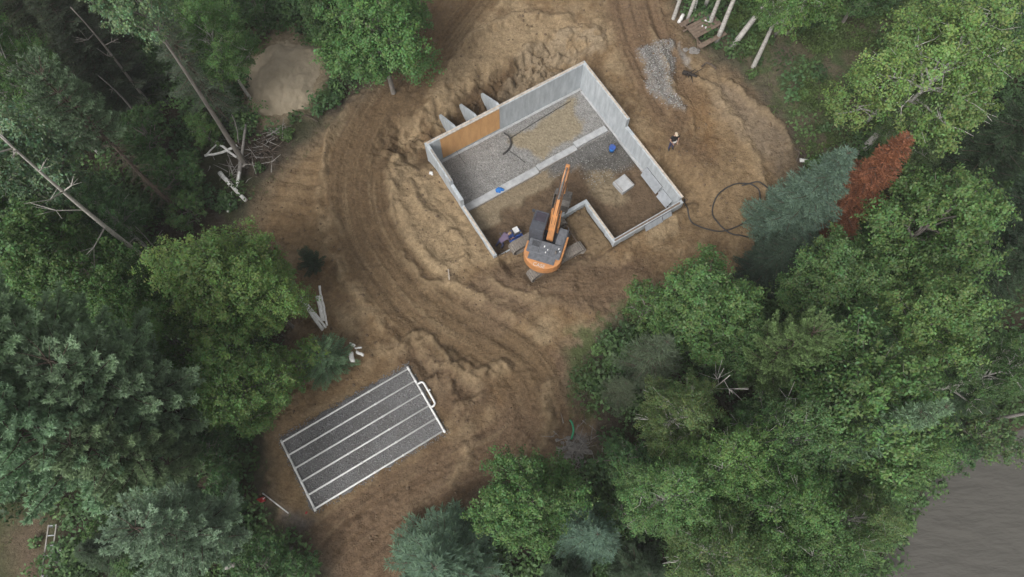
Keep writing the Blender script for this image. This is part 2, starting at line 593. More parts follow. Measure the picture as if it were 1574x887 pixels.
# roads: compacted bed, wheel ruts and fine drag lines
EXC_X, EXC_Y = 2.08, 16.25
def ruts(d, s, m, z, w=0.95, deep=0.10, seed=71):
    lines = 0.9 * (fbm(d * 4.0, s * 0.12, 4, seed, .6) - 0.5) + 0.8 * (fbm(d * 8.0, s * 0.22 + 7, 4, seed + 5, .65) - 0.5)
    wob = d + 0.25 * (vnoise(s * 0.35, s * 0 + 3.3, seed + 3) - 0.5)
    r = np.exp(-((np.abs(wob) - w) / 0.26) ** 2)
    berm = np.exp(-((np.abs(wob) - w - 0.55) / 0.22) ** 2) + np.exp(-((np.abs(wob) - w + 0.55) / 0.22) ** 2)
    return z + m * (-0.8 * deep * r + 0.35 * deep * berm + 0.17 * lines), lines
z, l1 = ruts(rd, rs, road, z, 0.85, 0.13)
z, l2 = ruts(sd2, ss2, south * clear, z, 1.0, 0.09, 81)
z, l3 = ruts(ed2, es2, east * clear, z, 1.05, 0.12, 91)
z, l4 = ruts(xd, xs, extr * clear, z, 1.0, 0.07, 101)
# windrow along the outside of the haul road
wr = np.exp(-((rd - 2.35 + 0.6 * (fbm(rs * 0.5, rs * 0 + 1.7, 3, 111) - 0.5)) / 0.38) ** 2) + 0.8 * np.exp(-((rd + 2.3 + 0.6 * (fbm(rs * 0.5, rs * 0 + 8.7, 3, 113) - 0.5)) / 0.30) ** 2)
z = z + clear * wr * 0.34 * (0.3 + fbm(X * 2.0, Y * 2.0, 3, 115)) * sstep(40, 34, rs)

# spoil ridges and broken edges left by the blade and bucket
RIDGES = [([(690, 104), (738, 62), (800, 40), (870, 42)], .28, .30), ([(598, 250), (600, 330), (622, 390), (664, 436), (692, 446)], .22, .30), ([(632, 285), (662, 330), (700, 352), (722, 392)], .30, .35),
          ([(606, 545), (640, 520), (682, 528), (702, 562), (742, 578), (778, 556)], .28, .42), ([(1062, 128), (1112, 168), (1150, 228), (1172, 300)], .30, .25), ([(1118, 138), (1196, 196), (1216, 244)], .30, .30),
          ([(842, 590), (852, 634), (832, 682), (800, 704)], .30, .25), ([(424, 252), (392, 316), (376, 356)], .28, .28), ([(516, 198), (500, 250), (514, 322), (530, 372), (522, 422), (545, 470)], .22, .34),
          ([(640, 250), (655, 290), (700, 330)], .20, .20), ([(760, 440), (820, 455), (900, 470)], .30, .22), ([(1000, 60), (1035, 140), (1065, 200)], .25, .22), ([(690, 650), (720, 690), (700, 730)], .30, .2),
          ([(400, 620), (395, 690), (405, 760)], .25, .3), ([(560, 600), (500, 615), (440, 650)], .22, .28)]
ridge_m = np.zeros(X.shape)
for k_, (pts_, w_, h_) in enumerate(RIDGES):
    dd_, s_ = line_ds(WX, WY, smooth_line(P(pts_), 4))
    q_ = np.exp(-(dd_ / (w_ * (0.6 + fbm(X * .9, Y * .9, 2, 700 + k_)))) ** 2) * sstep(.28, .5, fbm(X * .55 + k_, Y * .55, 2, 720 + k_))
    z = z + clear * h_ * q_ * (0.45 + 1.1 * fbm(X * 2.6, Y * 2.6, 4, 740, .6))
    ridge_m = np.maximum(ridge_m, q_)
# dozed turn-out west of the road: blade ripples
DOZ = P([(492, 205), (440, 245), (402, 300), (380, 355), (430, 385), (488, 392), (505, 320), (512, 240)])
doz = sstep(0.25, -0.35, poly_sd(WX, WY, DOZ))
tq = (Y - 22) * 1.0 + (X + 13) * 0.12
z = z + doz * (0.07 * np.sin(tq * 6.3 + 1.5 * fbm(X * 0.8, Y * 0.8, 2, 121)) ** 3 - 0.22)

# excavation round the house
dxh, dyh = X - HO[0], Y - HO[1]
hu = dxh * HU[0] + dyh * HU[1]
hv = dxh * HV[0] + dyh * HV[1]
def rect_sd(u0, u1, v0, v1, inset=0.0):
    qx = np.abs(hu - (u0 + u1) / 2) - (u1 - u0) / 2 + inset
    qy = np.abs(hv - (v0 + v1) / 2) - (v1 - v0) / 2 + inset
    return np.minimum(np.maximum(qx, qy), 0) + np.sqrt(np.maximum(qx, 0) ** 2 + np.maximum(qy, 0) ** 2)
dA = rect_sd(0, 11.6, 0, 8.1)
dB = rect_sd(6.55, 11.6, 6.0, 11.05)
dH = np.minimum(dA, dB)
clayz = sstep(0.3, -0.2, poly_sd(WX, WY, P([(770, 150), (800, 90), (860, 60), (915, 55), (925, 80), (890, 92), (820, 128)], 0.8)))
cut_w = 1.1 + 1.6 * sstep(1.0, -2.5, hv) + 2.6 * (fbm(X * 0.8, Y * 0.8, 5, 131) - 0.5)      # wide cut at the back, narrow elsewhere
back = sstep(1.5, -0.6, hv)
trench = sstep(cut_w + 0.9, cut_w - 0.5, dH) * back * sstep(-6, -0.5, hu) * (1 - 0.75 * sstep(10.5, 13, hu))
ridge = np.abs(fbm(X * 1.1, Y * 1.1, 5, 141, 0.6) - 0.5) * 2.6
z = z * (1 - trench) + trench * (0.10 + 1.1 * ridge * sstep(0.3, 1.8, dH))
z = z + clayz * sstep(.15, .6, dH) * (0.2 + 0.3 * ridge)
# west bank: sand sloping down to the wall
west = sstep(2.6, 0.2, dH) * sstep(0.4, -0.3, hu) * sstep(-0.5, 1.5, hv) * sstep(9.5, 7.5, hv)
z = z * (1 - west) + west * (0.75 + 0.35 * ridge)
# the east side is filled close to the top of the low wall
eastfill = sstep(2.2, 0.3, dH) * sstep(11.4, 11.8, hu) * sstep(3.5, 6, hv)
z = z * (1 - eastfill) + eastfill * (1.15 + 0.2 * (ridge - 0.3))
# yard in front
yard = sstep(2.5, 0.6, dH) * sstep(7.7, 8.4, hv) * sstep(0, 0.6, hu)
z = z * (1 - yard) + yard * (0.42 + 0.3 * (ridge - 0.3))
frontfill = sstep(1.6, 0.3, dB) * sstep(10.9, 11.3, hv)
z = z * (1 - frontfill) + frontfill * (0.85 + 0.2 * (ridge - 0.3))
notch = sstep(0.12, -0.12, rect_sd(4.85, 6.5, 8.1, 11.0))
z = z * (1 - notch) + notch * (0.86 + 0.22 * (ridge - 0.4))
inA = sstep(-0.09, -0.15, dA)
inB = sstep(-0.09, -0.15, dB)
inside = np.maximum(inA, inB)
mud = sstep(5.25, 5.6, hv + 2.0 * (fbm(X * 0.6, Y * 0.6, 4, 151) - 0.5))
zin = 0.02 + 0.02 * fine + mud * (0.14 * (ridge - 0.4) + 0.07 * fine - 0.12)
heap = np.exp(-(((hu - 7.0) / 0.9) ** 2 + ((hv - 6.1) / 0.9) ** 2))
zin = zin - 0.28 * heap + 0.22 * np.exp(-(((hu - 8.6) / 0.5) ** 2 + ((hv - 7.6) / 1.2) ** 2)) * (0.5 + ridge)
ramp = sstep(6.6, 8.0, hv) * sstep(0.6, 1.8, hu) * sstep(5.3, 4.4, hu)
zin = zin * (1 - ramp) + ramp * (0.36 + 0.15 * (ridge - 0.4))
z = z * (1 - inside) + zin * inside

# septic bed platform and the diggings beside it
PADC = [at(x, y, 0.35) for x, y in [(628, 567), (434, 680), (479, 780), (677, 666)]]
sd_pad = poly_sd(X, Y, PADC)
padm = sstep(1.5, 0.5, sd_pad)
z = z * (1 - padm) + padm * 0.26
padrim = np.exp(-((sd_pad - 1.7) / 0.6) ** 2) * clear
z = z + padrim * 0.25 * (ridge + 0.2)
def pit(px, py, r, dep, rim=0.3):
    global z
    c = at(px, py, 0.3)
    d = np.hypot(WX - c[0], WY - c[1]) / r
    z = z - dep * np.exp(-d ** 3) * sstep(0.3, 0.9, sd_pad) + rim * np.exp(-((d - 1.15) / 0.22) ** 2) * (0.3 + ridge) * sstep(0.2, 0.8, sd_pad)
pit(655, 548, 1.1, 0.45)
pit(722, 592, 1.0, 0.30, 0.35)
pit(690, 395, 1.0, 0.18, 0.2)
pit(930, 440, 1.6, 0.25, 0.15)
pit(1085, 205, 1.2, 0.25, 0.15)

# level stand for the digger
std = sstep(0.6, -0.3, poly_sd(X, Y, [(EXC_X + a * HU[0] - b * HV[0], EXC_Y + a * HU[1] - b * HV[1]) for a, b in ((-1.9, -1.35), (1.9, -1.35), (1.9, 1.3), (-1.9, 1.3))]))
z = z * (1 - std) + std * np.minimum(z, 0.46)

# ---------------- colours of the soil zones
def C(*c): return np.array(c)
def blend(col, m, c):
    return col * (1 - m[..., None]) + np.asarray(c) * m[..., None]
n1 = fbm(X * 0.45, Y * 0.45, 5, 201)
n2 = fbm(X * 1.6, Y * 1.6, 4, 211)
n3 = fbm(X * 0.2, Y * 0.2, 3, 221)
SOIL, DARK, SAND, ORANGE = C(.190, .126, .068), C(.104, .066, .036), C(.298, .220, .132), C(.215, .135, .068)
GRAV, ASH, FLOOR, GRASS = C(.285, .276, .262), C(.20, .18, .17), C(.058, .046, .032), C(.060, .082, .030)
col = np.broadcast_to(FLOOR, X.shape + (3,)).copy()
col = blend(col, sstep(.48, .62, n1) * 0.7, C(.050, .060, .026))
dirt = blend(np.broadcast_to(SOIL, X.shape + (3,)).copy(), sstep(.52, .72, n1), SAND * 0.86)
dirt = blend(dirt, sstep(.50, .30, n1) * 0.55, DARK)
dirt = blend(dirt, sstep(.52, .66, n2) * 0.45, SAND * 0.95)
dirt = blend(dirt, sstep(.44, .34, n2) * 0.45, DARK * 1.1)
strk = fbm((X * .5 + Y * .86) * 0.45, (X * .86 - Y * .5) * 2.2, 4, 231)        # drag marks run north-west to south-east
n4 = fbm(X * 4.5, Y * 4.5, 4, 241, .6)
def zone(pts, c, k=1.0, soft=0.5, zz=0.8, tex=0.5):
    global dirt
    m = sstep(soft, -soft, poly_sd(WX, WY, P(pts, zz))) * k
    m = m * np.clip(1 - tex + 2 * tex * n2, 0, 1)
    dirt = blend(dirt, m, c)
zone([(640, 205), (600, 270), (600, 350), (640, 425), (700, 425), (765, 400), (740, 365), (700, 300), (652, 225)], SAND, 0.9, 0.6, tex=0.3)
zone([(690, 105), (745, 60), (800, 45), (880, 45), (925, 65), (890, 95), (800, 135), (720, 175), (650, 190)], SAND, 0.85, 0.5, tex=0.35)
zone([(492, 205), (440, 245), (402, 300), (380, 355), (430, 385), (488, 392), (505, 320), (512, 240)], SOIL * 1.05, 0.8, 0.4)
zone([(370, 350), (400, 290), (450, 235), (500, 190), (520, 205), (470, 240), (425, 290), (395, 360)], SAND * .9, 0.6, 0.35)
zone([(790, 650), (850, 590), (862, 650), (810, 695), (760, 705), (745, 680)], SAND * 0.80, 0.8, 0.5)
zone([(840, 425), (900, 400), (1000, 400), (1010, 450), (960, 490), (880, 470)], C(.115, .075, .046), 0.9, 0.6)
zone([(610, 530), (670, 525), (700, 570), (760, 560), (775, 620), (700, 660), (660, 600), (620, 570)], C(.105, .070, .045), 0.75, 0.5)
zone([(770, 555), (800, 560), (790, 640), (760, 600)], C(.21, .12, .05), 0.6, 0.5)
zone([(840, 540), (885, 540), (900, 620), (890, 660), (850, 640), (850, 580)], C(.125, .080, .050), 0.9, 0.4)
zone([(500, 880), (520, 830), (620, 775), (720, 720), (775, 690), (790, 730), (700, 800), (640, 860), (600, 930), (500, 930)], C(.125, .083, .052), 0.9, 0.6)
zone([(470, 810), (560, 770), (690, 690), (730, 690), (690, 730), (560, 800), (490, 850)], C(.165, .112, .064), 0.8, 0.5)
zone([(650, 750), (690, 715), (700, 722), (665, 752)], C(.21, .175, .13), 0.8, 0.25)
zone([(395, 640), (430, 600), (520, 580), (600, 570), (440, 690), (470, 790), (430, 800), (395, 760)], C(.215, .145, .078), 0.9, 0.5)
zone([(975, 90), (1060, 110), (1150, 160), (1212, 235), (1195, 330), (1130, 400), (1060, 345), (1000, 220)], C(.200, .137, .076), 0.9, 0.8, tex=0.3)
zone([(1075, 130), (1140, 150), (1215, 225), (1205, 280), (1150, 230), (1090, 160)], C(.20, .155, .110), 0.8, 0.5)
zone([(985, 135), (1030, 165), (1075, 205), (1105, 235), (1090, 255), (1045, 240), (1005, 195)], C(.125, .080, .046), 0.9, 0.6)
zone([(1040, 130), (1085, 160), (1110, 220), (1085, 240), (1050, 180)], C(.165, .095, .042), 0.7, 0.5)
zone([(940, -20), (975, -20), (985, 60), (960, 40)], C(.20, .165, .125), 0.6, 0.4)
zone([(865, 690), (880, 660), (905, 668), (905, 700), (880, 712)], C(.21, .19, .18), 0.95, 0.35, 0.3, tex=0.25)
zone([(425, 790), (450, 785), (480, 800), (475, 830), (440, 830)], C(.17, .15, .14), 0.9, 0.4, 0.3, tex=0.25)
# damp, compacted travel lanes; relief shading of the drag lines painted into the colour
for m_, l_, c_ in ((road, l1, C(.128, .086, .048)), (south, l2, C(.135, .090, .056)), (east, l3, C(.145, .095, .058)), (extr, l4, C(.150, .104, .066))):
    dirt = blend(dirt, m_ * 0.90, c_)
    dirt = blend(dirt, m_ * sstep(0.12, 0.28, l_) * 0.42, SAND * 0.80)
    dirt = blend(dirt, m_ * sstep(-0.08, -0.22, l_) * 0.55, DARK)
zone([(974, 84), (1024, 72), (1042, 108), (1034, 136), (1046, 180), (1026, 172), (992, 128)], GRAV * .66, 0.85, 0.25, tex=0.2)
zone([(1035, 75), (1055, 90), (1060, 110), (1045, 95)], GRAV, 0.8, 0.2, tex=0.2)
lanes = np.maximum(road, 0.7 * np.maximum(np.maximum(south, east), extr))
dirt = blend(dirt, (1 - lanes) * sstep(.54, .72, strk) * 0.18, SAND)
dirt = blend(dirt, (1 - lanes) * sstep(.46, .30, strk) * 0.18, DARK)
dirt = blend(dirt, (1 - .85 * lanes) * sstep(.55, .72, n4) * 0.18, SAND * 1.05)
dirt = blend(dirt, (1 - .85 * lanes) * sstep(.42, .28, n4) * 0.20, DARK * .9)
dirt = blend(dirt, ridge_m * .55, SAND * .95)
dirt = blend(dirt, np.clip(wr, 0, 1) * sstep(40, 34, rs) * sstep(.35, .6, n2) * .7, SAND)
dirt = blend(dirt, trench * sstep(1.9, 0.5, dH) * 0.85, DARK * 1.05)  # dark trench soil, its tone also painted in for missing bank shading
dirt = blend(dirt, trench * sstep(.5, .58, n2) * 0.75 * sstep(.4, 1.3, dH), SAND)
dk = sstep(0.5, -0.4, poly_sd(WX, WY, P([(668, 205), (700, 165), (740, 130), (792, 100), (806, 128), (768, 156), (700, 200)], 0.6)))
dirt = blend(dirt, dk * .9, DARK * .95)  # more dark soil behind the wall, painted to make the trench look deeper
clay = sstep(0.4, -0.3, poly_sd(WX, WY, P([(770, 150), (800, 90), (860, 60), (915, 55), (925, 80), (890, 92), (820, 128)], 0.8)))
dirt = blend(dirt, clay * sstep(.30, .48, n2) * .6, C(.26, .205, .14))
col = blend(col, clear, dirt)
c1_ = at(434, 120, 1.0)
spill = sstep(1.35, .95, np.hypot((X - c1_[0]) / 2.7, (Y - c1_[1]) / 3.3) + 0.8 * (fbm(X * .8, Y * .8, 4, 801) - .5))
col = blend(col, spill * .9, C(.27, .215, .145))
# the strip along the edge of the clearing: litter and roots
edge = np.exp(-(sd_clear / 0.8) ** 2) * 0.5
col = blend(col, edge, C(.10, .082, .060))
# low grass and litter in the glade to the north-east, weeds beside the yard
GLADE = [(1085, 62), (1150, 0), (1230, -60), (1440, -60), (1420, 120), (1340, 225), (1255, 250), (1222, 215), (1190, 165), (1140, 110)]
glade = sstep(0.6, -0.6, poly_sd(WX, WY, P(GLADE))) * (1 - clear)
gcol = blend(np.broadcast_to(C(.110, .095, .062), X.shape + (3,)).copy(), sstep(.42, .60, n2), C(.068, .092, .038))
gcol = blend(gcol, sstep(.60, .72, n1) * 0.7, C(.13, .105, .08))
col = col * (1 - glade[..., None]) + gcol * glade[..., None]
weeds = sstep(0.6, -0.4, poly_sd(WX, WY, P([(870, 515), (960, 470), (1000, 520), (940, 620), (890, 640), (880, 580)], 0.3)))
col = blend(col, weeds * sstep(.38, .55, n2) * 0.85, C(.072, .092, .034))
LAWN = [(-160, 800), (-60, 775), (60, 772), (95, 800), (85, 900), (60, 1000), (-160, 1000)]
lawn = sstep(0.5, -0.5, poly_sd(WX, WY, P(LAWN, 0.3)))
col = blend(col, lawn, C(.055, .066, .028))
bare = sstep(0.9, -0.9, poly_sd(WX, WY, P([(5, 900), (15, 820), (40, 780), (75, 790), (85, 840), (75, 960), (20, 960)], 0.3)))
col = blend(col, bare * lawn, C(.120, .088, .060))
c0 = at(1556, 40, 1.2)
nb = np.exp(-((X - c0[0]) ** 2 / 8 + (Y - c0[1]) ** 2 / 14))
col = blend(col, sstep(.2, .6, nb), C(.10, .08, .058))
mound = np.exp(-(((X - c0[0]) / 3) ** 2))
# inside the foundation: gravel, sand and mud
ing = np.broadcast_to(GRAV * 0.92, X.shape + (3,)).copy()
ing = blend(ing, sstep(.45, .65, n2) * 0.35, GRAV * 0.65)
spd = poly_sd(WX, WY, [tuple(hp(*q)[:2]) for q in [(5.2, 1.0), (10.4, 0.75), (9.9, 2.0), (9.6, 3.3), (6.0, 3.35), (5.7, 2.2)]])
ing = blend(ing, sstep(0.25, -0.25, spd), C(.262, .218, .150))
ing = blend(ing, sstep(4.05, 4.35, hv + 0.3 * (n2 - 0.5)), C(.225, .178, .118))
ing = blend(ing, mud, C(.120, .083, .052))
wet = sstep(7.6, 8.5, hu + 0.6 * (n2 - .5)) * sstep(4.0, 4.4, hv) * sstep(7.2, 6.4, hv + 1.0 * (n1 - .5))
ing = blend(ing, wet, C(.105, .098, .088))
wet2 = sstep(5.8, 6.6, hu + 0.6 * (n2 - .5)) * sstep(4.0, 4.2, hv) * sstep(5.4, 4.9, hv + 0.6 * (n1 - .5))
ing = blend(ing, wet2, C(.13, .125, .118))
tanp = sstep(1.1, 0.6, np.hypot((hu - 8.7) / 1.1, (hv - 7.3) / 1.6) + 0.8 * (n2 - .5))
ing = blend(ing, tanp * 0.9, C(.235, .185, .12))
ing = blend(ing, np.clip(heap * 1.3, 0, 1) * 0.9, C(.105, .070, .044))
col = col * (1 - inside[..., None]) + ing * inside[..., None]
col = blend(col, notch * (1 - inside), C(.170, .120, .070))
tan_in = sstep(4.05, 4.35, hv + 0.3 * (n2 - 0.5)) * (1 - wet) * (1 - wet2)
stony = inside * (1 - sstep(0.25, -0.25, spd)) * (1 - tan_in)
G1m = sstep(0.25, -0.25, poly_sd(WX, WY, P([(974, 84), (1024, 72), (1042, 108), (1034, 136), (1046, 180), (1026, 172), (992, 128)])))
stony = np.maximum(stony, G1m * 0.8)
z = z + G1m * (0.22 + .15 * (n2 - .5)) * sstep(.1, .5, n1)
# shore mud
col = blend(col, sstep(1.2, -0.5, shore), C(.060, .045, .032))
ny, nx = X.shape
idx = np.arange(nx * ny).reshape(ny, nx)
quads = np.stack([idx[:-1, :-1], idx[:-1, 1:], idx[1:, 1:], idx[1:, :-1]], -1).reshape(-1, 4)
gm = fast_mesh('ground', np.stack([X, Y, z], -1).reshape(-1, 3), quads, [M['ground']], np.concatenate([col, stony[..., None]], -1).reshape(-1, 4), True, 'soil')
ground = link('ground', gm)
tag(ground, 'bare brown building-site soil running out into dark forest floor', 'ground', kind='structure')

def gz(x, y):
    i = int(np.clip(np.searchsorted(GX, x) - 1, 0, nx - 2))
    j = int(np.clip(np.searchsorted(GY, y) - 1, 0, ny - 2))
    tx = (x - GX[i]) / (GX[i + 1] - GX[i])
    ty = (y - GY[j]) / (GY[j + 1] - GY[j])
    return float((z[j, i] * (1 - tx) + z[j, i + 1] * tx) * (1 - ty) + (z[j + 1, i] * (1 - tx) + z[j + 1, i + 1] * tx) * ty)
def gfield(F, x, y):
    i = np.clip(np.searchsorted(GX, x), 0, nx - 1)
    j = np.clip(np.searchsorted(GY, y), 0, ny - 1)
    return F[j, i]
def on_ground(px, py):
    """ground point seen at px, py"""
    zz = 0.6
    for _ in range(6):
        p = at(px, py, zz)
        zz = gz(*p)
    return Vector((p[0], p[1], zz))

# lake
def water_mat():
    m, nt, bs = new_mat('lake_water')
    bs.inputs['Base Color'].default_value = (0.088, 0.083, 0.073, 1)
    bs.inputs['Roughness'].default_value = 0.12
    bs.inputs['IOR'].default_value = 1.33
    tc = nt.nodes.new('ShaderNodeTexCoord')
    mp = nt.nodes.new('ShaderNodeMapping')
    mp.inputs['Rotation'].default_value = (0, 0, R(-18))
    mp.inputs['Scale'].default_value = (0.6, 1.5, 1)
    nt.links.new(tc.outputs['Object'], mp.inputs[0])
    n = nt.nodes.new('ShaderNodeTexNoise')
    n.inputs['Scale'].default_value = 1.0
    n.inputs['Detail'].default_value = 4
    nt.links.new(mp.outputs[0], n.inputs['Vector'])
    b = nt.nodes.new('ShaderNodeBump')
    b.inputs['Strength'].default_value = 0.32
    b.inputs['Distance'].default_value = 0.6
    nt.links.new(n.outputs['Fac'], b.inputs['Height'])
    nt.links.new(b.outputs[0], bs.inputs['Normal'])
    return m
w = MB()
w.slab([(8, -1400), (1400, -1400), (1400, 30), (60, 30), (8, 2)], -1.9, -1.3)
tag(w.build('lake_water', water_mat()), 'still grey-brown lake water in the lower right corner', 'water', kind='structure')

# ------------------------------------------------------------------ house foundation
house = thing('house_foundation', 'poured grey concrete basement foundation with stepped walls in the excavated pit', 'foundation', hp(0, 0, 0), HA)
# local frame: x along u, y = -v
def hbox(mb, u0, u1, v0, v1, z0, z1):
    mb.box(((u0 + u1) / 2, -(v0 + v1) / 2, (z0 + z1) / 2), (u1 - u0, v1 - v0, z1 - z0))
def hpart(name, mat, *boxes, bevel=0.0):
    mb = MB()
    for b in boxes: hbox(mb, *b)
    return mb.build(name, mat, house, bevel=bevel)
T = 0.22
hpart('wall', M['concrete'], (0, 11.6, 0, T, -0.15, 2.40), bevel=0.012)                       # back
hpart('wall', M['concrete'], (11.6 - T, 11.6, T, 5.05, -0.15, 2.40), bevel=0.012)             # east, high
hpart('wall', M['concrete'], (11.6 - T, 11.6, 5.05, 11.05 - T, -0.15, 1.60), bevel=0.012)     # east, low
hpart('wall', M['concrete'], (0, T, T, 3.1, -0.15, 2.40), bevel=0.012)                        # west
hpart('wall', M['concrete'], (0, T, 3.1, 4.3, -0.15, 1.95), bevel=0.012)
hpart('wall', M['concrete'], (0, T, 4.3, 8.1, -0.15, 1.20), bevel=0.012)
hpart('wall', M['concrete'], (6.50, 11.6, 11.05 - T, 11.05, -0.15, 1.15), bevel=0.012)        # south-east
hpart('wall', M['concrete'], (6.50, 6.50 + T, 8.0, 11.05 - T, -0.15, 1.15), bevel=0.012)
hpart('wall', M['concrete'], (4.75, 6.50 + T, 8.0 - T, 8.0, -0.15, 1.15), bevel=0.012)
hpart('wall', M['concrete'], (T, 1.75, 7.9, 8.1, -0.15, 0.46), bevel=0.012)                   # buried sill at the entrance
# sill plates and form boards on top of the walls
def sill(u0, u1, v0, v1, zt, m='lumber', w=0.10, inset=0.02):
    if u1 - u0 > v1 - v0:
        n = max(1, int(round((u1 - u0) / 2.6)))
        for i in range(n):
            a, b = u0 + (u1 - u0) * i / n + 0.012, u0 + (u1 - u0) * (i + 1) / n - 0.012
            hpart('sill_plate', M[m], (a, b, v0 + inset, v0 + inset + w, zt, zt + 0.04 + 0.006 * (i % 2)))
    else:
        n = max(1, int(round((v1 - v0) / 2.6)))
        for i in range(n):
            a, b = v0 + (v1 - v0) * i / n + 0.012, v0 + (v1 - v0) * (i + 1) / n - 0.012
            hpart('sill_plate', M[m], (u0 + inset, u0 + inset + w, a, b, zt, zt + 0.04 + 0.006 * (i % 2)))
sill(0.1, 11.5, 0, T, 2.403, inset=0.05)
sill(11.6 - T, 11.6, 0.4, 5.0, 2.403, inset=0.07)
sill(11.6 - T, 11.6, 5.8, 10.9, 1.603, inset=0.10)
sill(0, T, 0.6, 3.1, 2.403, 'board_grey', inset=0.08)
sill(0, T, 4.4, 8.0, 1.203, inset=0.07)
sill(6.6, 11.4, 11.05 - T, 11.05, 1.153, 'lumber_old', inset=0.07)
sill(6.5, 6.5 + T, 8.2, 10.8, 1.153, inset=0.08)
# plywood over the window opening in the back wall, on the room side
for i, (a, b) in enumerate(((0.95, 2.30), (2.312, 3.72), (3.732, 5.15))):
    hpart('plywood_panel', M['ply'], (a, b, T + 0.003, T + 0.022, 0.20, 2.36))
    hpart('batten', M['lumber'], (a + 0.01, b - 0.01, T + 0.001, T + 0.06, 2.364, 2.43))
# concrete buttress fins on the outside of the back wall
for i, uu in enumerate((2.15, 3.65, 5.25)):
    mb = MB()
    prof = [(-0.003, -0.1), (-0.003, 2.3), (-0.25, 2.3), (-2.15, 1.05), (-2.15, 0.7), (-1.2, -0.1)]
    vs = [(uu - 0.08, -p[0], p[1]) for p in prof] + [(uu + 0.08, -p[0], p[1]) for p in prof]
    n = len(prof)
    fs = [tuple(range(n)), tuple(range(2 * n - 1, n - 1, -1))] + [(k, (k + 1) % n, (k + 1) % n + n, k + n) for k in range(n)]
    mb.add(vs, fs)
    mb.build('buttress', M['concrete'], house, bevel=0.01)
# footings: ledges along the walls and the strip across the middle
hpart('footing_ledge', M['footing'], (T + 0.003, 11.6 - T - 0.003, T + 0.024, T + 0.19, -0.1, 0.07), bevel=0.02)
hpart('footing_ledge', M['footing'], (11.6 - T - 0.14, 11.6 - T - 0.003, T + 0.27, 10.8, -0.1, 0.05), bevel=0.02)
hpart('footing_ledge', M['footing'], (T + 0.003, T + 0.18, T + 0.27, 7.7, -0.1, 0.075), bevel=0.02)
hpart('strip_footing', M['footing'], (0.45, 5.65, 3.78, 4.26, -0.1, 0.13), bevel=0.025)
hpart('strip_footing', M['footing'], (5.70, 8.6, 3.72, 4.14, -0.1, 0.14), bevel=0.025)
hpart('strip_footing', M['footing'], (8.63, 11.05, 3.55, 4.0, -0.1, 0.17), bevel=0.025)
hpart('form_board', M['board_grey'], (0.9, 5.6, 4.275, 4.31, -0.05, 0.15))
hpart('form_board', M['board_grey'], (5.62, 8.4, 4.155, 4.19, -0.05, 0.16))
mb = MB()
mb.box((9.65, -7.75, 0.13), (0.95, 0.95, 0.34), Matrix.Rotation(R(6), 3, 'Z'))
mb.build('pier_footing', M['footing'], house, bevel=0.02)
mb = MB()
for s in (-1, 1):
    mb.box((9.65 + s * 0.40, -7.75, 0.315), (0.04, 0.8, 0.03), Matrix.Rotation(R(6), 3, 'Z'))
mb.build('form_board', M['board_grey'], house)

def lay(name, mat, label, cat, pts, rad, zoff=0.0, n=6, group=None, onz=None, parent=None):
    """a hose or rod lying on the ground along points given in world xy"""
    pts = smooth_line(pts, 6)
    mb = MB()
    pp = []
    for p in pts:
        zz = (gz(p[0], p[1]) if onz is None else onz) + rad + zoff
        pp.append((p[0], p[1], zz))
    mb.tube(pp, rad, n)
    o = mb.build(name, mat, parent, True)
    return tag(o, label, cat, group)

# loose things in and round the foundation
def hxy(u, v): return tuple(hp(u, v)[:2])
lay('drain_hose', M['hose'], 'thin dark hose lying along the edge of the sand patch indoors', 'hose', [hxy(5.3, 1.15), hxy(7.0, 0.98), hxy(8.8, 0.86), hxy(10.3, 0.78)], 0.025)
def arc(name, pts, rad, label, mat='hose', cat='pipe'):
    mb = MB()
    mb.tube(smooth_line(pts, 6), rad, 8)
    return tag(mb.build(name, M[mat], None, True), label, cat)
arc('drain_pipe', [hp(5.15, 0.75, 0.35), hp(5.3, 1.15, 0.30), hp(5.15, 1.6, 0.16), hp(4.75, 1.85, 0.10), hp(4.35, 1.92, 0.09)], 0.06, 'thick black bent drain pipe rising from the gravel')
arc('cable', [hp(4.85, 1.95, 0.1), hp(5.05, 2.5, 0.07), hp(5.25, 3.15, 0.06)], 0.02, 'thin black cable on the gravel below the bent pipe', cat='cable')
arc('reinforcing_rod', [hp(1.75, 0.6, 0.9), hp(1.85, 0.95, 0.45), hp(1.95, 1.3, 0.08)], 0.014, 'thin dark rod leaning against the plywood', cat='rod')

def crumpled(name, c, r, mat, label, cat, seed, parts=7):
    mb = MB()
    rr = random.Random(seed)
    for k in range(parts):
        a = rr.uniform(0, 6.28)
        d = r * rr.uniform(0.1, 0.75)
        s = r * rr.uniform(0.3, 0.6)
        mb.blob((c[0] + d * math.cos(a), c[1] + d * math.sin(a), c[2] + s * 0.35), (s, s * rr.uniform(0.6, 1.1), s * 0.5), 9, 6, 0.22, seed + k)
    return tag(mb.build(name, mat, None), label, cat)
crumpled('plastic_sheet', hp(2.86, 4.0, 0.14), 0.28, M['blue'], 'crumpled bright blue plastic on the west half of the strip footing', 'plastic sheet', 5)
# bucket of blue sealant: round tub with lid and wire handle
tub = thing('blue_tub', 'round blue tub standing on the wet gravel near the east wall', 'tub', hp(10.45, 5.3, 0.04))
mb = MB(); mb.tube([(0, 0, 0), (0, 0, 0.38)], [0.17, 0.20], 16); mb.build('shell', M['blue'], tub, True)
mb = MB(); mb.tube([(0, 0, 0.382), (0, 0, 0.41)], [0.21, 0.21], 16); mb.build('lid', M['blue_paint'], tub)
mb = MB(); mb.tube([(0.21 * math.cos(a), 0.21 * math.sin(a) * 0.3 + 0.02, 0.36 + 0.10 * math.sin(a)) for a in np.linspace(0, math.pi, 9)], 0.008, 5); mb.build('handle', M['steel'], tub)

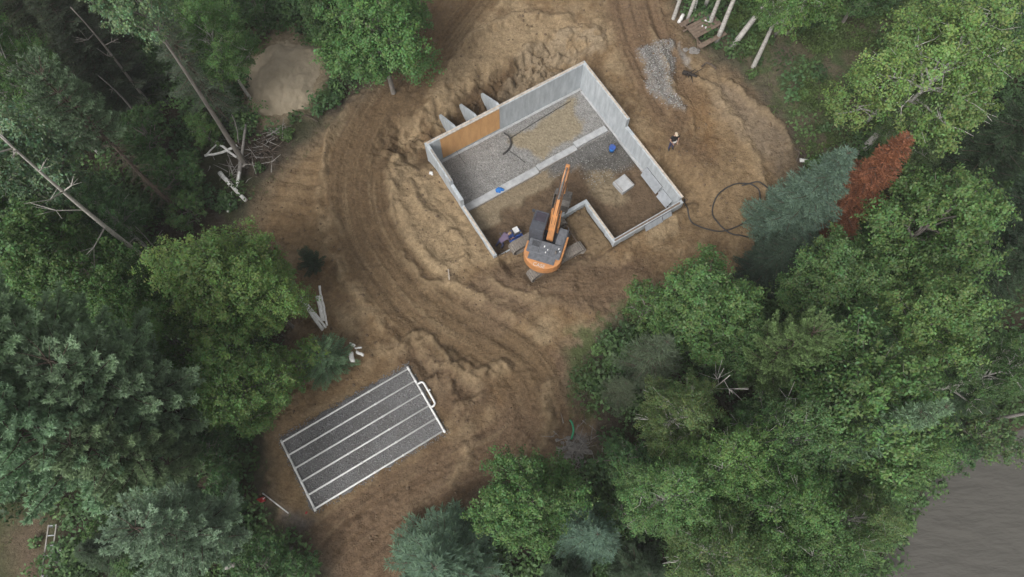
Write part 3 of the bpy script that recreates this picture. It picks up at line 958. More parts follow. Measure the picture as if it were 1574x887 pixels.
# wall form panels
def form_panel(loc_a, loc_b, loc_top, label):
    """ribbed panel: bottom edge a-b, top given by offset"""
    a, b = Vector(loc_a), Vector(loc_b)
    t = Vector(loc_top)
    ex = (b - a).normalized(); L = (b - a).length
    ez = (t - a); ez = ez - ex * ez.dot(ex); Hh = ez.length; ez.normalize()
    ey = ez.cross(ex)
    root = thing('form_panel', label, 'form panel', a, group='concrete form panels')
    Mx = Matrix((ex, ey, ez)).transposed()
    def pb(mb, c, s): mb.box(Mx @ Vector(c), s, Mx)
    mb = MB(); pb(mb, (L / 2, 0, Hh / 2), (L, 0.02, Hh)); mb.build('face_sheet', M['form'], root)
    mb = MB()
    for q in (0.03, Hh - 0.03): pb(mb, (L / 2, 0.04, q), (L, 0.055, 0.05))
    for q in (0.03, L - 0.03): pb(mb, (q, 0.04, Hh / 2), (0.05, 0.055, Hh - 0.115))
    mb.build('rim', M['steel'], root)
    for k in range(3):
        mb = MB(); pb(mb, (L * (k + 1) / 4, 0.038, Hh / 2), (0.035, 0.05, Hh - 0.12)); mb.build('rib', M['steel'], root)
    return root
form_panel(hp(10.98, 7.75, 0.10), hp(10.98, 9.35, 0.10), hp(11.33, 7.75, 0.72), 'grey ribbed form panel leaning inside the low east wall, nearer the step')
form_panel(hp(10.95, 9.48, 0.05), hp(10.98, 10.45, 0.05), hp(11.33, 9.48, 0.60), 'short grey form panel leaning inside the low east wall near the corner')
form_panel(hp(8.65, 11.36, 0.90), hp(9.9, 11.36, 0.90), hp(8.65, 11.12, 1.20), 'grey form panel lying against the outside of the south-east wall')
form_panel(hp(9.95, 11.32, 0.92), hp(10.6, 11.32, 0.92), hp(9.95, 11.12, 1.18), 'short form panel outside the south-east wall by its corner')
# boards
def board(a, b, w, h, label, mat='lumber_old', name='board'):
    mb = MB(); mb.bar(a, b, w, h)
    return tag(mb.build(name, M[mat], None, bevel=0.006), label, 'board')
board(hp(4.82, 8.05, 0.98), hp(4.70, 10.4, 0.93), 0.06, 0.10, 'long thin board on edge between the digger and the straw-covered soil')
board(hp(0.2, 8.2, 0.50), hp(1.75, 8.02, 0.50), 0.16, 0.05, 'grey plank lying across the entrance beside the digger track')
board(on_ground(689, 414) + Vector((0, 0, .02)), on_ground(691, 431) + Vector((0, 0, .10)), 0.07, 0.03, 'short pale stake lying on the sandy bank below the west wall', 'lumber', 'stake')
p0 = on_ground(662, 266)
crumpled('rock', p0, 0.20, M['white'], 'whitish stone in the sand beside the west wall', 'rock', 15, 4)

# ------------------------------------------------------------------ septic bed
A_, B_, D_ = Vector((*PADC[1], 0)), Vector((*PADC[0], 0)), Vector((*PADC[2], 0))
PX = (B_ - A_).normalized(); PL = (B_ - A_).length
PY = Vector((PX.y, -PX.x, 0)); PW = abs((D_ - A_).dot(PY))
PW = 4.05
def pp(x, y, z): return A_ + PX * x + PY * y + Vector((0, 0, z))
# gravel blanket as a bumpy sheet
gx, gy = np.meshgrid(np.linspace(-0.5, PL + 0.42, 120), np.linspace(-0.7, PW + 0.4, 72))
ed = np.minimum(np.minimum(gx + 0.16, PL + 0.16 - gx), np.minimum(gy + 0.36, PW + 0.12 - gy)) + 0.55 * (fbm(gx * 1.6 + 40, gy * 1.6, 5, 301, .6) - 0.5)
gzv = 0.02 + 0.32 * sstep(-0.12, 0.16, ed) + 0.035 * (fbm(gx * 3 + 9, gy * 3, 4, 311) - 0.5)
wxg = A_.x + PX.x * gx + PY.x * gy
wyg = A_.y + PX.y * gx + PY.y * gy
ii = np.arange(gx.size).reshape(gx.shape)
q = np.stack([ii[:-1, :-1], ii[1:, :-1], ii[1:, 1:], ii[:-1, 1:]], -1).reshape(-1, 4)
gb = link('gravel_bed', fast_mesh('gravel_bed', np.stack([wxg, wyg, gzv], -1).reshape(-1, 3), q, [M['gravel']], None, True))
tag(gb, 'dark grey gravel bed under the white pipe grid', 'gravel bed', kind='structure')
grid = thing('leaching_pipe_grid', 'grid of white plastic pipes laid out on the grey gravel bed', 'pipe grid', pp(0, 0, 0.41))
def gp(x, y, zz=0.0): return PX * x + PY * y + Vector((0, 0, zz))
def pipe(name, a, b, rad=0.052, mat='pvc'):
    mb = MB(); mb.tube([a, b], rad, 8)
    return mb.build(name, M[mat], grid, True)
for k in range(6):
    y = PW * k / 5
    j1, j2 = random.uniform(-.012, .012), random.uniform(-.012, .012)
    o = pipe('lateral_pipe', gp(0.06, y + j1), gp(PL - 0.06, y + j2))
    for cx in (0.36 + 0.05 * (k % 3), 0.68):
        mb = MB(); mb.tube([gp(PL * cx - .07, y + j1 + (j2 - j1) * cx), gp(PL * cx + .07, y + j1 + (j2 - j1) * cx)], 0.063, 8); mb.build('coupling', M['pvc'], o, True)
for x in (0, PL):
    pipe('header_pipe', gp(x, -0.08, 0.004), gp(x, PW + 0.08, 0.004), 0.058)
    for k in range(6):
        mb = MB(); mb.tube([gp(x, PW * k / 5 - 0.13, 0.004), gp(x, PW * k / 5 + 0.13, 0.004)], 0.07, 8); mb.build('tee_fitting', M['pvc'], grid, True)
# the U-shaped supply manifold outside the east header
mb = MB()
mb.tube([gp(PL + 0.02, 1.05), gp(PL + 0.2, 1.05, 0.02), gp(PL + 0.29, 1.09, 0.02), gp(PL + 0.34, 1.2, 0.02), gp(PL + 0.33, 2.35, 0.02), gp(PL + 0.31, 2.5, 0.02), gp(PL + 0.2, 2.58, 0.02), gp(PL + 0.02, 2.58)], 0.06, 8)
man = mb.build('manifold_pipe', M['pvc'], grid, True)
mb = MB(); mb.tube([gp(PL + 0.335, 1.7, 0.02), gp(PL + 0.47, 1.69, 0.02)], 0.055, 8); mb.build('inlet_stub', M['pvc'], man, True)
# can and pole beside the bed
can = thing('fuel_can', 'red plastic fuel can lying left of the gravel bed', 'fuel can', on_ground(403, 769), R(20))
mb = MB(); mb.box((0, 0, 0.15), (0.40, 0.24, 0.28)); mb.build('body', M['red'], can, bevel=0.05)
mb = MB(); mb.tube([(-0.13, 0, 0.28), (-0.11, 0, 0.35), (0.08, 0, 0.35), (0.10, 0, 0.28)], 0.02, 6); mb.build('handle', M['red'], can)
mb = MB(); mb.tube([(0.16, 0, 0.28), (0.17, 0, 0.33), (0.30, 0.02, 0.40)], [0.03, 0.025, 0.015], 8); mb.build('spout', M['white'], can)
a, b = on_ground(404, 758), on_ground(444, 789)
mb = MB(); mb.tube([a + Vector((0, 0, .05)), b + Vector((0, 0, .05))], 0.035, 8)
tag(mb.build('plastic_pipe', M['pvc'], None, True), 'single white pipe lying loose beside the red fuel can', 'pipe')
crumpled('marker_flag', on_ground(470, 789), 0.12, M['red'], 'small crumpled orange-red marker ribbon at the corner of the bed', 'ribbon', 31, 3)
g0 = on_ground(878, 668)
mb = MB(); mb.tube(smooth_line([g0 + Vector((0, -.25, .05)), g0 + Vector((.10, .15, .35)), g0 + Vector((.05, .55, .30)), g0 + Vector((-.05, .75, .12))], 5), 0.055, 8)
tag(mb.build('green_pipe', M['green_pipe'], None, True), 'short curved green pipe sticking out of the ash-grey soil', 'pipe')
lay('water_hose', M['hose'], 'long black poly pipe looped on the soil east of the foundation', 'hose',
    [tuple(on_ground(*p)[:2]) for p in [(1052, 306), (1058, 330), (1078, 350), (1110, 356), (1150, 338), (1168, 305), (1155, 284), (1125, 285), (1100, 305), (1097, 335), (1120, 358), (1150, 365)]], 0.045)
lay('water_hose', M['hose'], 'short run of black poly pipe trailing off beneath the blue spruce', 'hose',
    [tuple(on_ground(*p)[:2]) for p in [(1140, 286), (1165, 280), (1180, 290), (1200, 310)]], 0.045)

# sand pile in the woods
sx, sy = np.meshgrid(np.linspace(-1, 1, 90), np.linspace(-1, 1, 90))
c = at(436, 116, 1.2)
rr_ = np.hypot(sx, sy) * (1 + 0.5 * (fbm(sx * 2 + 5, sy * 2, 3, 401) - 0.5))
zz = 1.05 * np.clip(1 - rr_ ** 1.7, -0.3, 1) + 0.26 * (fbm(sx * 4, sy * 4, 5, 411, .6) - 0.5) - 0.10 * np.clip(1 - np.abs(fbm(sx * 2.5 + 3, sy * 2.5, 4, 415) - .5) * 8, 0, 1)
base_z = gz(*c)
ii = np.arange(sx.size).reshape(sx.shape)
q = np.stack([ii[:-1, :-1], ii[:-1, 1:], ii[1:, 1:], ii[1:, :-1]], -1).reshape(-1, 4)
sp = link('sand_pile', fast_mesh('sand_pile', np.stack([sx * 2.75 + 0.3 * sy, sy * 3.3, zz - 0.15], -1).reshape(-1, 3), q, [M['sand']], None, True))
sp.location = (c[0], c[1], base_z)
tag(sp, 'rounded heap of pale sand among the trees', 'sand pile')

# ------------------------------------------------------------------ excavator
EXC = Vector((2.08, 16.25, 0))
EXC.z = 0.47
exc = thing('excavator', 'orange and charcoal tracked excavator parked at the foundation entrance', 'excavator', EXC, 0)
UH = R(72)
und = MB()
Mt = Matrix.Rotation(HA, 3, 'Z')
def rot_mb(src, ang, off=(0, 0, 0)):
    m3 = Matrix.Rotation(ang, 3, 'Z')
    if ang == UH:
        src.v = [(v[0] * .96, v[1] * .91, v[2]) for v in src.v]
    src.v = [tuple(m3 @ Vector(v) + Vector(off)) for v in src.v]
    return src
TL, TG = 3.75, 2.02          # track length, gauge
for s in (-1, 1):
    mb = MB()
    prof = []
    r_ = 0.36
    for k in range(9):
        a_ = R(90 + 180 * k / 8); prof.append((-TL / 2 + r_ + r_ * math.cos(a_), 0.37 + r_ * math.sin(a_)))
    for k in range(9):
        a_ = R(-90 + 180 * k / 8); prof.append((TL / 2 - r_ + r_ * math.cos(a_), 0.37 + r_ * math.sin(a_)))
    mb.prism(prof, s * TG / 2 - 0.17, s * TG / 2 + 0.17)
    tr = rot_mb(mb, HA).build('track', M['track'], exc)
    # shoes all round the loop
    per = []
    n = len(prof)
    for i in range(n):
        p, q_ = prof[i], prof[(i + 1) % n]
        L_ = math.hypot(q_[0] - p[0], q_[1] - p[1])
        m_ = max(1, int(round(L_ / 0.155)))
        if L_ < 0.16:
            per.append(((p[0] + q_[0]) / 2, (p[1] + q_[1]) / 2, math.atan2(q_[1] - p[1], q_[0] - p[0])))
        else:
            for k in range(m_):
                t = (k + .5) / m_
                per.append((p[0] + (q_[0] - p[0]) * t, p[1] + (q_[1] - p[1]) * t, math.atan2(q_[1] - p[1], q_[0] - p[0])))
    for (x_, z_, an) in per:
        sb = MB()
        M3 = Matrix.Rotation(-an, 3, 'Y')
        sb.box((0, 0, 0), (0.135, 0.62, 0.03), M3)
        sb.box(M3 @ Vector((0.04, 0, -0.03)), (0.02, 0.62, 0.04), M3)
        sb.v = [(v[0] + x_, v[1] + s * TG / 2, v[2] + z_) for v in sb.v]
        rot_mb(sb, HA).build('track_shoe', M['track'], tr)
mb = MB()
mb.box((0, 0, 0.55), (1.5, 1.35, 0.30)); mb.box((0.75, 0, 0.5), (0.3, 1.7, 0.24)); mb.box((-0.75, 0, 0.5), (0.3, 1.7, 0.24))
rot_mb(mb, HA).build('undercarriage', M['track'], exc, bevel=0.02)
mb = MB(); mb.tube([(0, 0, 0.68), (0, 0, 0.92)], 0.62, 20); mb.build('slew_ring', M['charcoal'], exc)
# dozer blade frame is absent; upper structure
def upart(mb, name, mat, parent=exc, bevel=0.0, smooth=False):
    return rot_mb(mb, UH).build(name, M[mat], parent, smooth, bevel)
mb = MB(); mb.slab([(1.05, -1.2), (1.05, 1.2), (-1.2, 1.2), (-1.2, -1.2)], 0.93, 1.12); upart(mb, 'deck', 'charcoal', bevel=0.03)
# counterweight: rounded tail
out = [(-0.95, 1.24)]
for k in range(13):
    a_ = R(90 + 180 * k / 12)
    out.append((-1.05 + 0.93 * math.cos(a_), 1.24 * math.sin(a_)))
out.append((-0.95, -1.24))
cw = MB(); cw.slab(out, 1.0, 1.78); cwo = upart(cw, 'counterweight', 'orange', bevel=0.09)
# orange side rails of the house
mb = MB(); mb.box((-0.25, -1.16, 1.42), (1.5, 0.12, 0.6)); upart(mb, 'side_panel', 'orange', bevel=0.04)
mb = MB(); mb.box((-0.72, 1.16, 1.42), (0.55, 0.12, 0.6)); upart(mb, 'side_panel', 'orange', bevel=0.04)
mb = MB(); mb.box((-0.72, 0.0, 1.49), (0.92, 2.18, 0.72)); hood = upart(mb, 'engine_hood', 'hood', bevel=0.06)
mb = MB(); mb.box((-1.2, 0.0, 1.815), (0.8, 1.7, 0.05)); upart(mb, 'hood_cover', 'hood', hood, bevel=0.02)
for k in range(6):
    mb = MB(); mb.box((-0.42 - 0.06 * k, 0.62, 1.862), (0.022, 0.5, 0.012)); upart(mb, 'grille_slat', 'black', hood)
for yy in (-0.35, 0.33):
    mb = MB(); mb.box((-0.72, yy, 1.858), (0.86, 0.014, 0.012)); upart(mb, 'panel_seam', 'black', hood)
mb = MB(); mb.box((0.35, -0.80, 1.44), (1.15, 0.6, 0.60)); upart(mb, 'tank_box', 'hood', bevel=0.05)
mb = MB(); mb.tube([(-0.85, -0.75, 1.85), (-0.85, -0.75, 2.15), (-0.95, -0.75, 2.25)], 0.06, 8); upart(mb, 'exhaust', 'steel')
for (x_, y_, a_, b_) in ((-0.6, 0.05, .16, .07), (-0.75, -0.2, .12, .05), (-0.95, -0.12, .13, .06), (-0.5, -0.85, .14, .07), (-0.65, -0.95, .1, .06)):
    mb = MB(); mb.box((x_, y_, 1.855 if x_ > -0.8 else 1.85), (a_ * .8, b_, 0.012)); upart(mb, 'label_plate', 'white', hood)
mb = MB()
mb.tube([(0.9, -1.05, 1.74), (0.9, -1.05, 2.05), (0.2, -1.05, 2.05), (-0.2, -1.05, 2.02), (-0.2, -1.05, 1.85)], 0.018, 6); upart(mb, 'handrail', 'charcoal')
# cab on the left
cab = MB()
cx0, cx1, cy0, cy1 = -0.25, 1.32, 0.30, 1.22
prof = [(cx0, 1.12), (cx1, 1.12), (cx1 + 0.02, 1.6), (cx1 - 0.22, 2.75), (cx0 + 0.08, 2.82), (cx0, 2.5)]
cab.prism(prof, cy0, cy1)
cabo = upart(cab, 'cab', 'charcoal', bevel=0.05)
mb = MB(); mb.box((0.72, 0.76, 2.795), (0.58, 0.66, 0.03), Matrix.Rotation(R(3), 3, 'Y')); upart(mb, 'roof_window', 'glass', cabo, bevel=0.01)
mb = MB()
for yy in (0.38, 1.14): mb.box((0.72, yy, 2.80), (0.72, 0.06, 0.05), Matrix.Rotation(R(3), 3, 'Y'))
for xx in (0.37, 1.05): mb.box((xx, 0.76, 2.815 - (xx - .72) * .05), (0.06, 0.82, 0.05))
upart(mb, 'roof_window_frame', 'charcoal', cabo)
mb = MB(); mb.bar((cx1 + 0.03, 0.76, 1.65), (cx1 - 0.19, 0.76, 2.68), 0.76, 0.015, up=(1, 0, 0)); upart(mb, 'windscreen', 'glass', cabo)
mb = MB(); mb.box((0.45, cy1 + 0.004, 2.1), (1.0, 0.012, 0.9)); upart(mb, 'side_window', 'glass', cabo)
mb = MB(); mb.box((0.45, cy0 - 0.004, 2.1), (1.0, 0.012, 0.9)); upart(mb, 'side_window', 'glass', cabo)
mb = MB(); mb.box((cx0 + 0.03, 0.76, 2.0), (0.02, 0.7, 0.5)); upart(mb, 'rear_window', 'glass', cabo)
mb = MB(); mb.tube([(1.2, 1.25, 1.5), (1.3, 1.38, 1.6), (1.3, 1.40, 2.1)], 0.015, 5); mb.box((1.3, 1.40, 2.2), (0.04, 0.2, 0.3)); upart(mb, 'mirror', 'charcoal', cabo)
# boom: bent box section
BY = -0.08
prof = [(0.05, 1.30), (0.42, 1.28), (1.15, 2.85), (1.75, 3.95), (2.85, 4.90), (2.95, 5.12), (2.78, 5.22), (1.45, 4.45), (0.75, 3.35), (0.0, 1.62)]
bm_ = MB(); bm_.prism(prof, BY - 0.21, BY + 0.21)
for i, v in enumerate(bm_.v):                       # narrow towards the tip
    k = 1.0 - 0.35 * max(0, min(1, (v[2] - 2.5) / 2.6))
    bm_.v[i] = (v[0], BY + (v[1] - BY) * k, v[2])
boom = upart(bm_, 'boom', 'orange', bevel=0.03)
for s in (-1, 1):
    mb = MB()
    mb.tube([(0.75, BY + s * 0.30, 1.35), (1.05, BY + s * 0.30, 2.35)], 0.075, 8)
    mb.tube([(1.05, BY + s * 0.30, 2.35), (1.28, BY + s * 0.28, 3.15)], 0.045, 8)
    upart(mb, 'boom_cylinder', 'orange', boom)
mb = MB(); mb.tube([(1.25, BY, 4.42), (2.05, BY, 5.02)], 0.075, 8); mb.tube([(2.05, BY, 5.02), (2.72, BY, 5.52)], 0.045, 8); upart(mb, 'stick_cylinder', 'steel', boom)
for s in (-1, 1):
    mb = MB(); mb.tube([(0.5, BY + s * .1, 2.75), (1.0, BY + s * .12, 3.85), (1.5, BY + s * .12, 4.55), (2.2, BY + s * .16, 5.0)], 0.022, 6); upart(mb, 'hydraulic_hose', 'black', boom)
# stick, hanging down and slightly inward
prof = [(2.72, 5.58), (2.92, 5.55), (3.05, 5.0), (2.78, 2.75), (2.62, 2.75), (2.66, 4.6), (2.72, 5.0)]
st = MB(); st.prism(prof, BY - 0.12, BY + 0.12); stick = upart(st, 'stick', 'orange', bevel=0.02)
mb = MB(); mb.tube([(3.04, BY, 4.75), (2.98, BY, 3.7)], 0.06, 8); mb.tube([(2.98, BY, 3.7), (2.93, BY, 2.95)], 0.035, 8); upart(mb, 'bucket_cylinder', 'steel', stick)
# bucket
bk = MB()
prof = [(2.52, 2.68), (2.95, 2.62), (3.02, 2.2), (2.85, 1.72), (2.45, 1.55), (2.0, 1.75), (2.02, 1.82), (2.42, 1.66), (2.76, 1.80), (2.90, 2.2), (2.85, 2.52), (2.52, 2.60)]
bk.prism(prof, BY - 0.52, BY + 0.52)
for s in (-1, 1):
    bk.prism([(2.52, 2.68), (2.95, 2.62), (3.02, 2.2), (2.85, 1.72), (2.45, 1.55), (2.0, 1.75), (2.25, 2.2)], BY + s * 0.522 - 0.015, BY + s * 0.522 + 0.015)
bucket = upart(bk, 'bucket', 'steel')
for k in range(5):
    mb = MB(); mb.bar((2.05, BY - 0.44 + 0.22 * k, 1.77), (1.84, BY - 0.44 + 0.22 * k, 1.86), 0.09, 0.05); upart(mb, 'tooth', 'steel', bucket)
mb = MB(); mb.bar((2.68, BY - .16, 2.72), (2.95, BY - .16, 2.95), 0.04, 0.1); mb.bar((2.68, BY + .16, 2.72), (2.95, BY + .16, 2.95), 0.04, 0.1); upart(mb, 'bucket_link', 'steel', bucket)
# maker's lettering on the slope of the counterweight
cu = bpy.data.curves.new('lettering', 'FONT')
cu.body = 'CASE'
cu.size = 0.30
cu.extrude = 0.004
cu.align_x = 'CENTER'
cu.align_y = 'CENTER'
to = bpy.data.objects.new('lettering', cu)
COL.objects.link(to)
bpy.context.view_layer.update()
dg = bpy.context.evaluated_depsgraph_get()
tm = bpy.data.meshes.new_from_object(to.evaluated_get(dg))
bpy.data.objects.remove(to)
tm.materials.clear(); tm.materials.append(M['decal'])
te = link('lettering', tm, cwo)
te.matrix_local = Matrix.Rotation(UH, 4, 'Z') @ Matrix.Translation((-1.76, 0.02, 1.795)) @ Matrix.Rotation(R(-90), 4, 'Z')

# ------------------------------------------------------------------ people and dog (skinned figures)
def figure(name, joints, edges, mats, pick, parent, levels=2):
    """joints: {name:(x,y,z,r)}; one continuous skinned surface"""
    names = list(joints)
    me = bpy.data.meshes.new(name)
    me.from_pydata([joints[k][:3] for k in names], [(names.index(a), names.index(b)) for a, b in edges], [])
    o = bpy.data.objects.new(name, me)
    COL.objects.link(o)
    sk = o.modifiers.new('skin', 'SKIN')
    sk.use_smooth_shade = True
    lay_ = me.skin_vertices[0].data
    for i, k in enumerate(names):
        r = joints[k][3]
        lay_[i].radius = (r, r) if not hasattr(r, '__len__') else r
        lay_[i].use_root = (i == 0)
    ss = o.modifiers.new('sub', 'SUBSURF')
    ss.levels = levels
    ss.render_levels = levels
    bpy.context.view_layer.update()
    dg = bpy.context.evaluated_depsgraph_get()
    m2 = bpy.data.meshes.new_from_object(o.evaluated_get(dg))
    bpy.data.objects.remove(o)
    m2.materials.clear()
    for mt in mats: m2.materials.append(mt)
    for p in m2.polygons:
        p.material_index = pick(p.center)
        p.use_smooth = True
    return link(name, m2, parent)

EDG = [('pelvis', 'waist'), ('waist', 'chest'), ('chest', 'neck'), ('neck', 'head'), ('head', 'crown'), ('chest', 'ls'), ('chest', 'rs'), ('ls', 'le'), ('le', 'lw'), ('rs', 're'), ('re', 'rw'),
       ('pelvis', 'lh'), ('pelvis', 'rh'), ('lh', 'lk'), ('lk', 'la'), ('la', 'lt'), ('rh', 'rk'), ('rk', 'ra'), ('ra', 'rt')]
def hand(mb, w, d, s, size=1.0):
    """palm, four fingers and a thumb as short skinned-looking chains"""
    w, d = Vector(w), Vector(d).normalized()
    side = d.cross(Vector((0, 0, 1)))
    side = side.normalized() if side.length > 0.1 else Vector((1, 0, 0))
    mb.blob(w + d * 0.05, (0.035, 0.035, 0.045), 8, 5)
    for k in range(4):
        o = w + d * 0.085 + side * (0.018 * (k - 1.5))
        L_ = (0.06, 0.072, 0.068, 0.052)[k]
        mb.tube([o, o + d * L_ * 0.5 + Vector((0, 0, -0.006)), o + d * L_ + Vector((0, 0, -0.025))], [0.009, 0.008, 0.006], 6)
    o = w + d * 0.035 + side * 0.032 * s
    mb.tube([o, o + (d + side * s * 0.8).normalized() * 0.05, o + d * 0.075 + side * s * 0.035], [0.011, 0.010, 0.007], 6)

# standing person in a dark vest with a pale hem band
pg = on_ground(1030, 229)
per = thing('person', 'person in dark vest, jeans and pale cap standing east of the foundation', 'person', pg, R(195))
J = {'pelvis': (0, 0, 0.95, .15), 'waist': (0, 0, 1.10, (.16, .13)), 'chest': (0, 0, 1.36, (.19, .14)), 'neck': (0, .01, 1.54, .06), 'head': (0, .03, 1.64, .095), 'crown': (0, .02, 1.74, .085),
     'ls': (.20, 0, 1.44, .075), 'le': (.27, .03, 1.16, .055), 'lw': (.16, .22, 1.05, .04), 'rs': (-.20, 0, 1.44, .075), 're': (-.27, .03, 1.16, .055), 'rw': (-.16, .22, 1.05, .04),
     'lh': (.10, 0, .88, .105), 'lk': (.12, .02, .50, .075), 'la': (.12, -.01, .10, .05), 'lt': (.14, .16, .05, .045), 'rh': (-.10, 0, .88, .105), 'rk': (-.12, .0, .50, .075), 'ra': (-.13, -.03, .10, .05), 'rt': (-.15, .14, .05, .045)}
def pk(c):
    if c.z > 1.53: return 0
    if abs(c.x) > 0.22 and c.z < 1.30: return 0
    if c.y > 0.16 and c.z > 0.9: return 0
    if c.z > 0.98: return 1
    if c.z < 0.13: return 3
    return 2
body = figure('body', J, EDG, [M['skin'], M['vest'], M['denim'], M['black']], pk, per)
mb = MB(); hand(mb, J['lw'][:3], (-.3, .9, -.1), -1); hand(mb, J['rw'][:3], (.3, .9, -.1), 1); mb.build('hands', M['skin'], per, True)
mb = MB(); mb.tube([(0, 0, 0.955), (0, 0, 1.01)], [0.205, 0.20], 18); o = mb.build('hem_band', M['cloth_white'], per)
mb = MB()
mb.blob((0, .02, 1.74), (.105, .115, .075), 12, 7); mb.box((0, .15, 1.735), (.15, .12, .015)); mb.build('cap', M['straw'], per, True)
for s in (-1, 1):
    mb = MB(); mb.blob((s * .032, .118, 1.665), (.011, .008, .008), 6, 4); mb.build('eye', M['black'], per)
mb = MB(); mb.blob((0, .128, 1.635), (.014, .022, .022), 6, 4); mb.build('nose', M['skin'], per)
mb = MB(); mb.blob((0, .112, 1.598), (.024, .008, .006), 6, 4); mb.build('mouth', M['red'], per)

# worker bending over the plate compactor
wg = hp(1.02, 7.30); wgz = gz(wg.x, wg.y)
wk = thing('person', 'person in violet-grey clothes bending over the blue compactor inside the foundation', 'person', (wg.x, wg.y, wgz), R(-63))
J = {'pelvis': (0, -.05, 0.90, .15), 'waist': (0, .06, 1.02, (.155, .125)), 'chest': (0, .28, 1.18, (.18, .14)), 'neck': (0, .43, 1.25, .06), 'head': (0, .52, 1.28, .09), 'crown': (0, .60, 1.34, .08),
     'ls': (.19, .32, 1.18, .075), 'le': (.24, .42, .93, .055), 'lw': (.17, .62, .86, .04), 'rs': (-.19, .32, 1.18, .075), 're': (-.24, .42, .93, .055), 'rw': (-.17, .62, .86, .04),
     'lh': (.10, -.05, .83, .105), 'lk': (.13, .04, .47, .075), 'la': (.13, -.12, .10, .05), 'lt': (.14, .05, .05, .045), 'rh': (-.10, -.05, .83, .105), 'rk': (-.12, -.12, .48, .075), 'ra': (-.13, -.36, .12, .05), 'rt': (-.14, -.20, .05, .045)}
def pk2(c):
    if c.y > 0.44 and c.z > 1.12: return 0
    if c.z < 0.13: return 3
    if c.y > 0.5 and c.z < 1.0: return 0
    if c.z > 0.88: return 1
    return 2
figure('body', J, EDG, [M['skin'], M['cloth_purple'], M['denim'], M['black']], pk2, wk)
mb = MB(); hand(mb, J['lw'][:3], (-.05, .9, -.2), -1); hand(mb, J['rw'][:3], (.05, .9, -.2), 1); mb.build('hands', M['skin'], wk, True)
mb = MB(); mb.blob((0, .56, 1.36), (.10, .115, .075), 12, 7); mb.build('hair', M['hair'], wk, True)
for s in (-1, 1):
    mb = MB(); mb.blob((s * .032, .645, 1.275), (.010, .008, .008), 6, 4); mb.build('eye', M['black'], wk)
mb = MB(); mb.blob((0, .655, 1.245), (.013, .02, .02), 6, 4); mb.build('nose', M['skin'], wk)

# plate compactor
cg = hp(1.98, 7.18); cgz = gz(cg.x, cg.y)
cp = thing('plate_compactor', 'blue plate compactor with white engine cover inside the foundation entrance', 'plate compactor', (cg.x, cg.y, cgz), R(27))
mb = MB(); mb.prism([(-0.45, 0.12), (-0.36, 0.02), (0.36, 0.02), (0.47, 0.14), (0.47, 0.17), (-0.45, 0.17)], -0.30, 0.30); mb.build('base_plate', M['blue_paint'], cp)
mb = MB(); mb.box((0.0, 0, 0.33), (0.62, 0.52, 0.30)); mb.build('deck', M['blue_paint'], cp, bevel=0.04)
mb = MB(); mb.box((0.08, 0, 0.60), (0.36, 0.40, 0.24)); mb.build('engine', M['charcoal'], cp, bevel=0.03)
mb = MB(); mb.box((0.12, 0.03, 0.76), (0.34, 0.36, 0.09)); mb.build('engine_cover', M['white'], cp, bevel=0.03)
mb = MB(); mb.tube([(0.30, -0.18, 0.62), (0.38, -0.22, 0.66)], 0.06, 8); mb.build('muffler', M['steel'], cp)
for s in (-1, 1):
    mb = MB(); mb.tube([(-0.28, s * .2, .42), (-.6, s * .2, .75), (-.86, s * .2, .92)], .02, 6); mb.build('handle_tube', M['charcoal'], cp)
mb = MB(); mb.tube([(-.86, -.22, .92), (-.86, .22, .92)], .022, 6); mb.build('handle_bar', M['charcoal'], cp)

# ------------------------------------------------------------------ picnic table and its clutter
tg = on_ground(1076, 56) + Vector((0, 0, .22))
tab = thing('picnic_table', 'weathered brown wooden picnic table at the edge of the clearing under the birches', 'picnic table', tg, R(32))
tab.scale = (1.30, 1.30, 1.08)
for k in range(5):
    mb = MB(); mb.box((0, -0.34 + 0.17 * k, 0.74), (1.65, 0.155, 0.04)); mb.build('table_plank', M['lumber_old'], tab, bevel=0.006)
for s in (-1, 1):
    mb = MB(); mb.box((0, s * 0.78, 0.44), (1.65, 0.26, 0.04)); mb.build('bench_plank', M['lumber_old'], tab, bevel=0.006)
    mb = MB(); mb.bar((s * 0.6, -0.82, 0.40), (s * 0.6, 0.82, 0.40), 0.04, 0.09); mb.build('cross_beam', M['lumber_old'], tab)
    mb = MB(); mb.bar((s * 0.6, -0.38, 0.68), (s * 0.6, 0.38, 0.68), 0.04, 0.09); mb.build('cross_beam', M['lumber_old'], tab)
    for q in (-1, 1):
        mb = MB(); mb.bar((s * 0.645, q * 0.28, 0.70), (s * 0.645, q * 0.62, 0.0), 0.045, 0.09); mb.build('leg', M['lumber_old'], tab)
def on_table(x, y): return tab.matrix_basis @ Vector((x, y, 0.762))
tab.rotation_euler = (0, 0, R(32)); bpy.context.view_layer.update()
for i, (x, y, lb) in enumerate(((-0.15, -0.02, 'white paper cup at the middle of the picnic table'), (-0.06, -0.18, 'white paper cup on the picnic table nearest the digger side'))):
    cu_ = thing('paper_cup', lb, 'cup', on_table(x, y), group='cups on the picnic table')
    mb = MB(); mb.tube([(0, 0, 0), (0, 0, .11)], [.035, .045], 10); mb.build('shell', M['white'], cu_, True)
    mb = MB(); mb.tube([(0, 0, .111), (0, 0, .122)], [.047, .045], 10); mb.build('lid', M['white'], cu_)
mb = MB(); q_ = on_table(0.28, 0.12); mb.box(q_ + Vector((0, 0, .02)), (.34, .10, .04), Matrix.Rotation(R(-25), 3, 'Z')); tag(mb.build('level', M['white'], None, bevel=0.006), 'small pale flat tool on the picnic table', 'tool')
crumpled('cloth', on_table(0.45, 0.28), 0.16, M['cloth_purple'], 'crumpled violet cloth on the far corner of the picnic table', 'cloth', 77, 5)

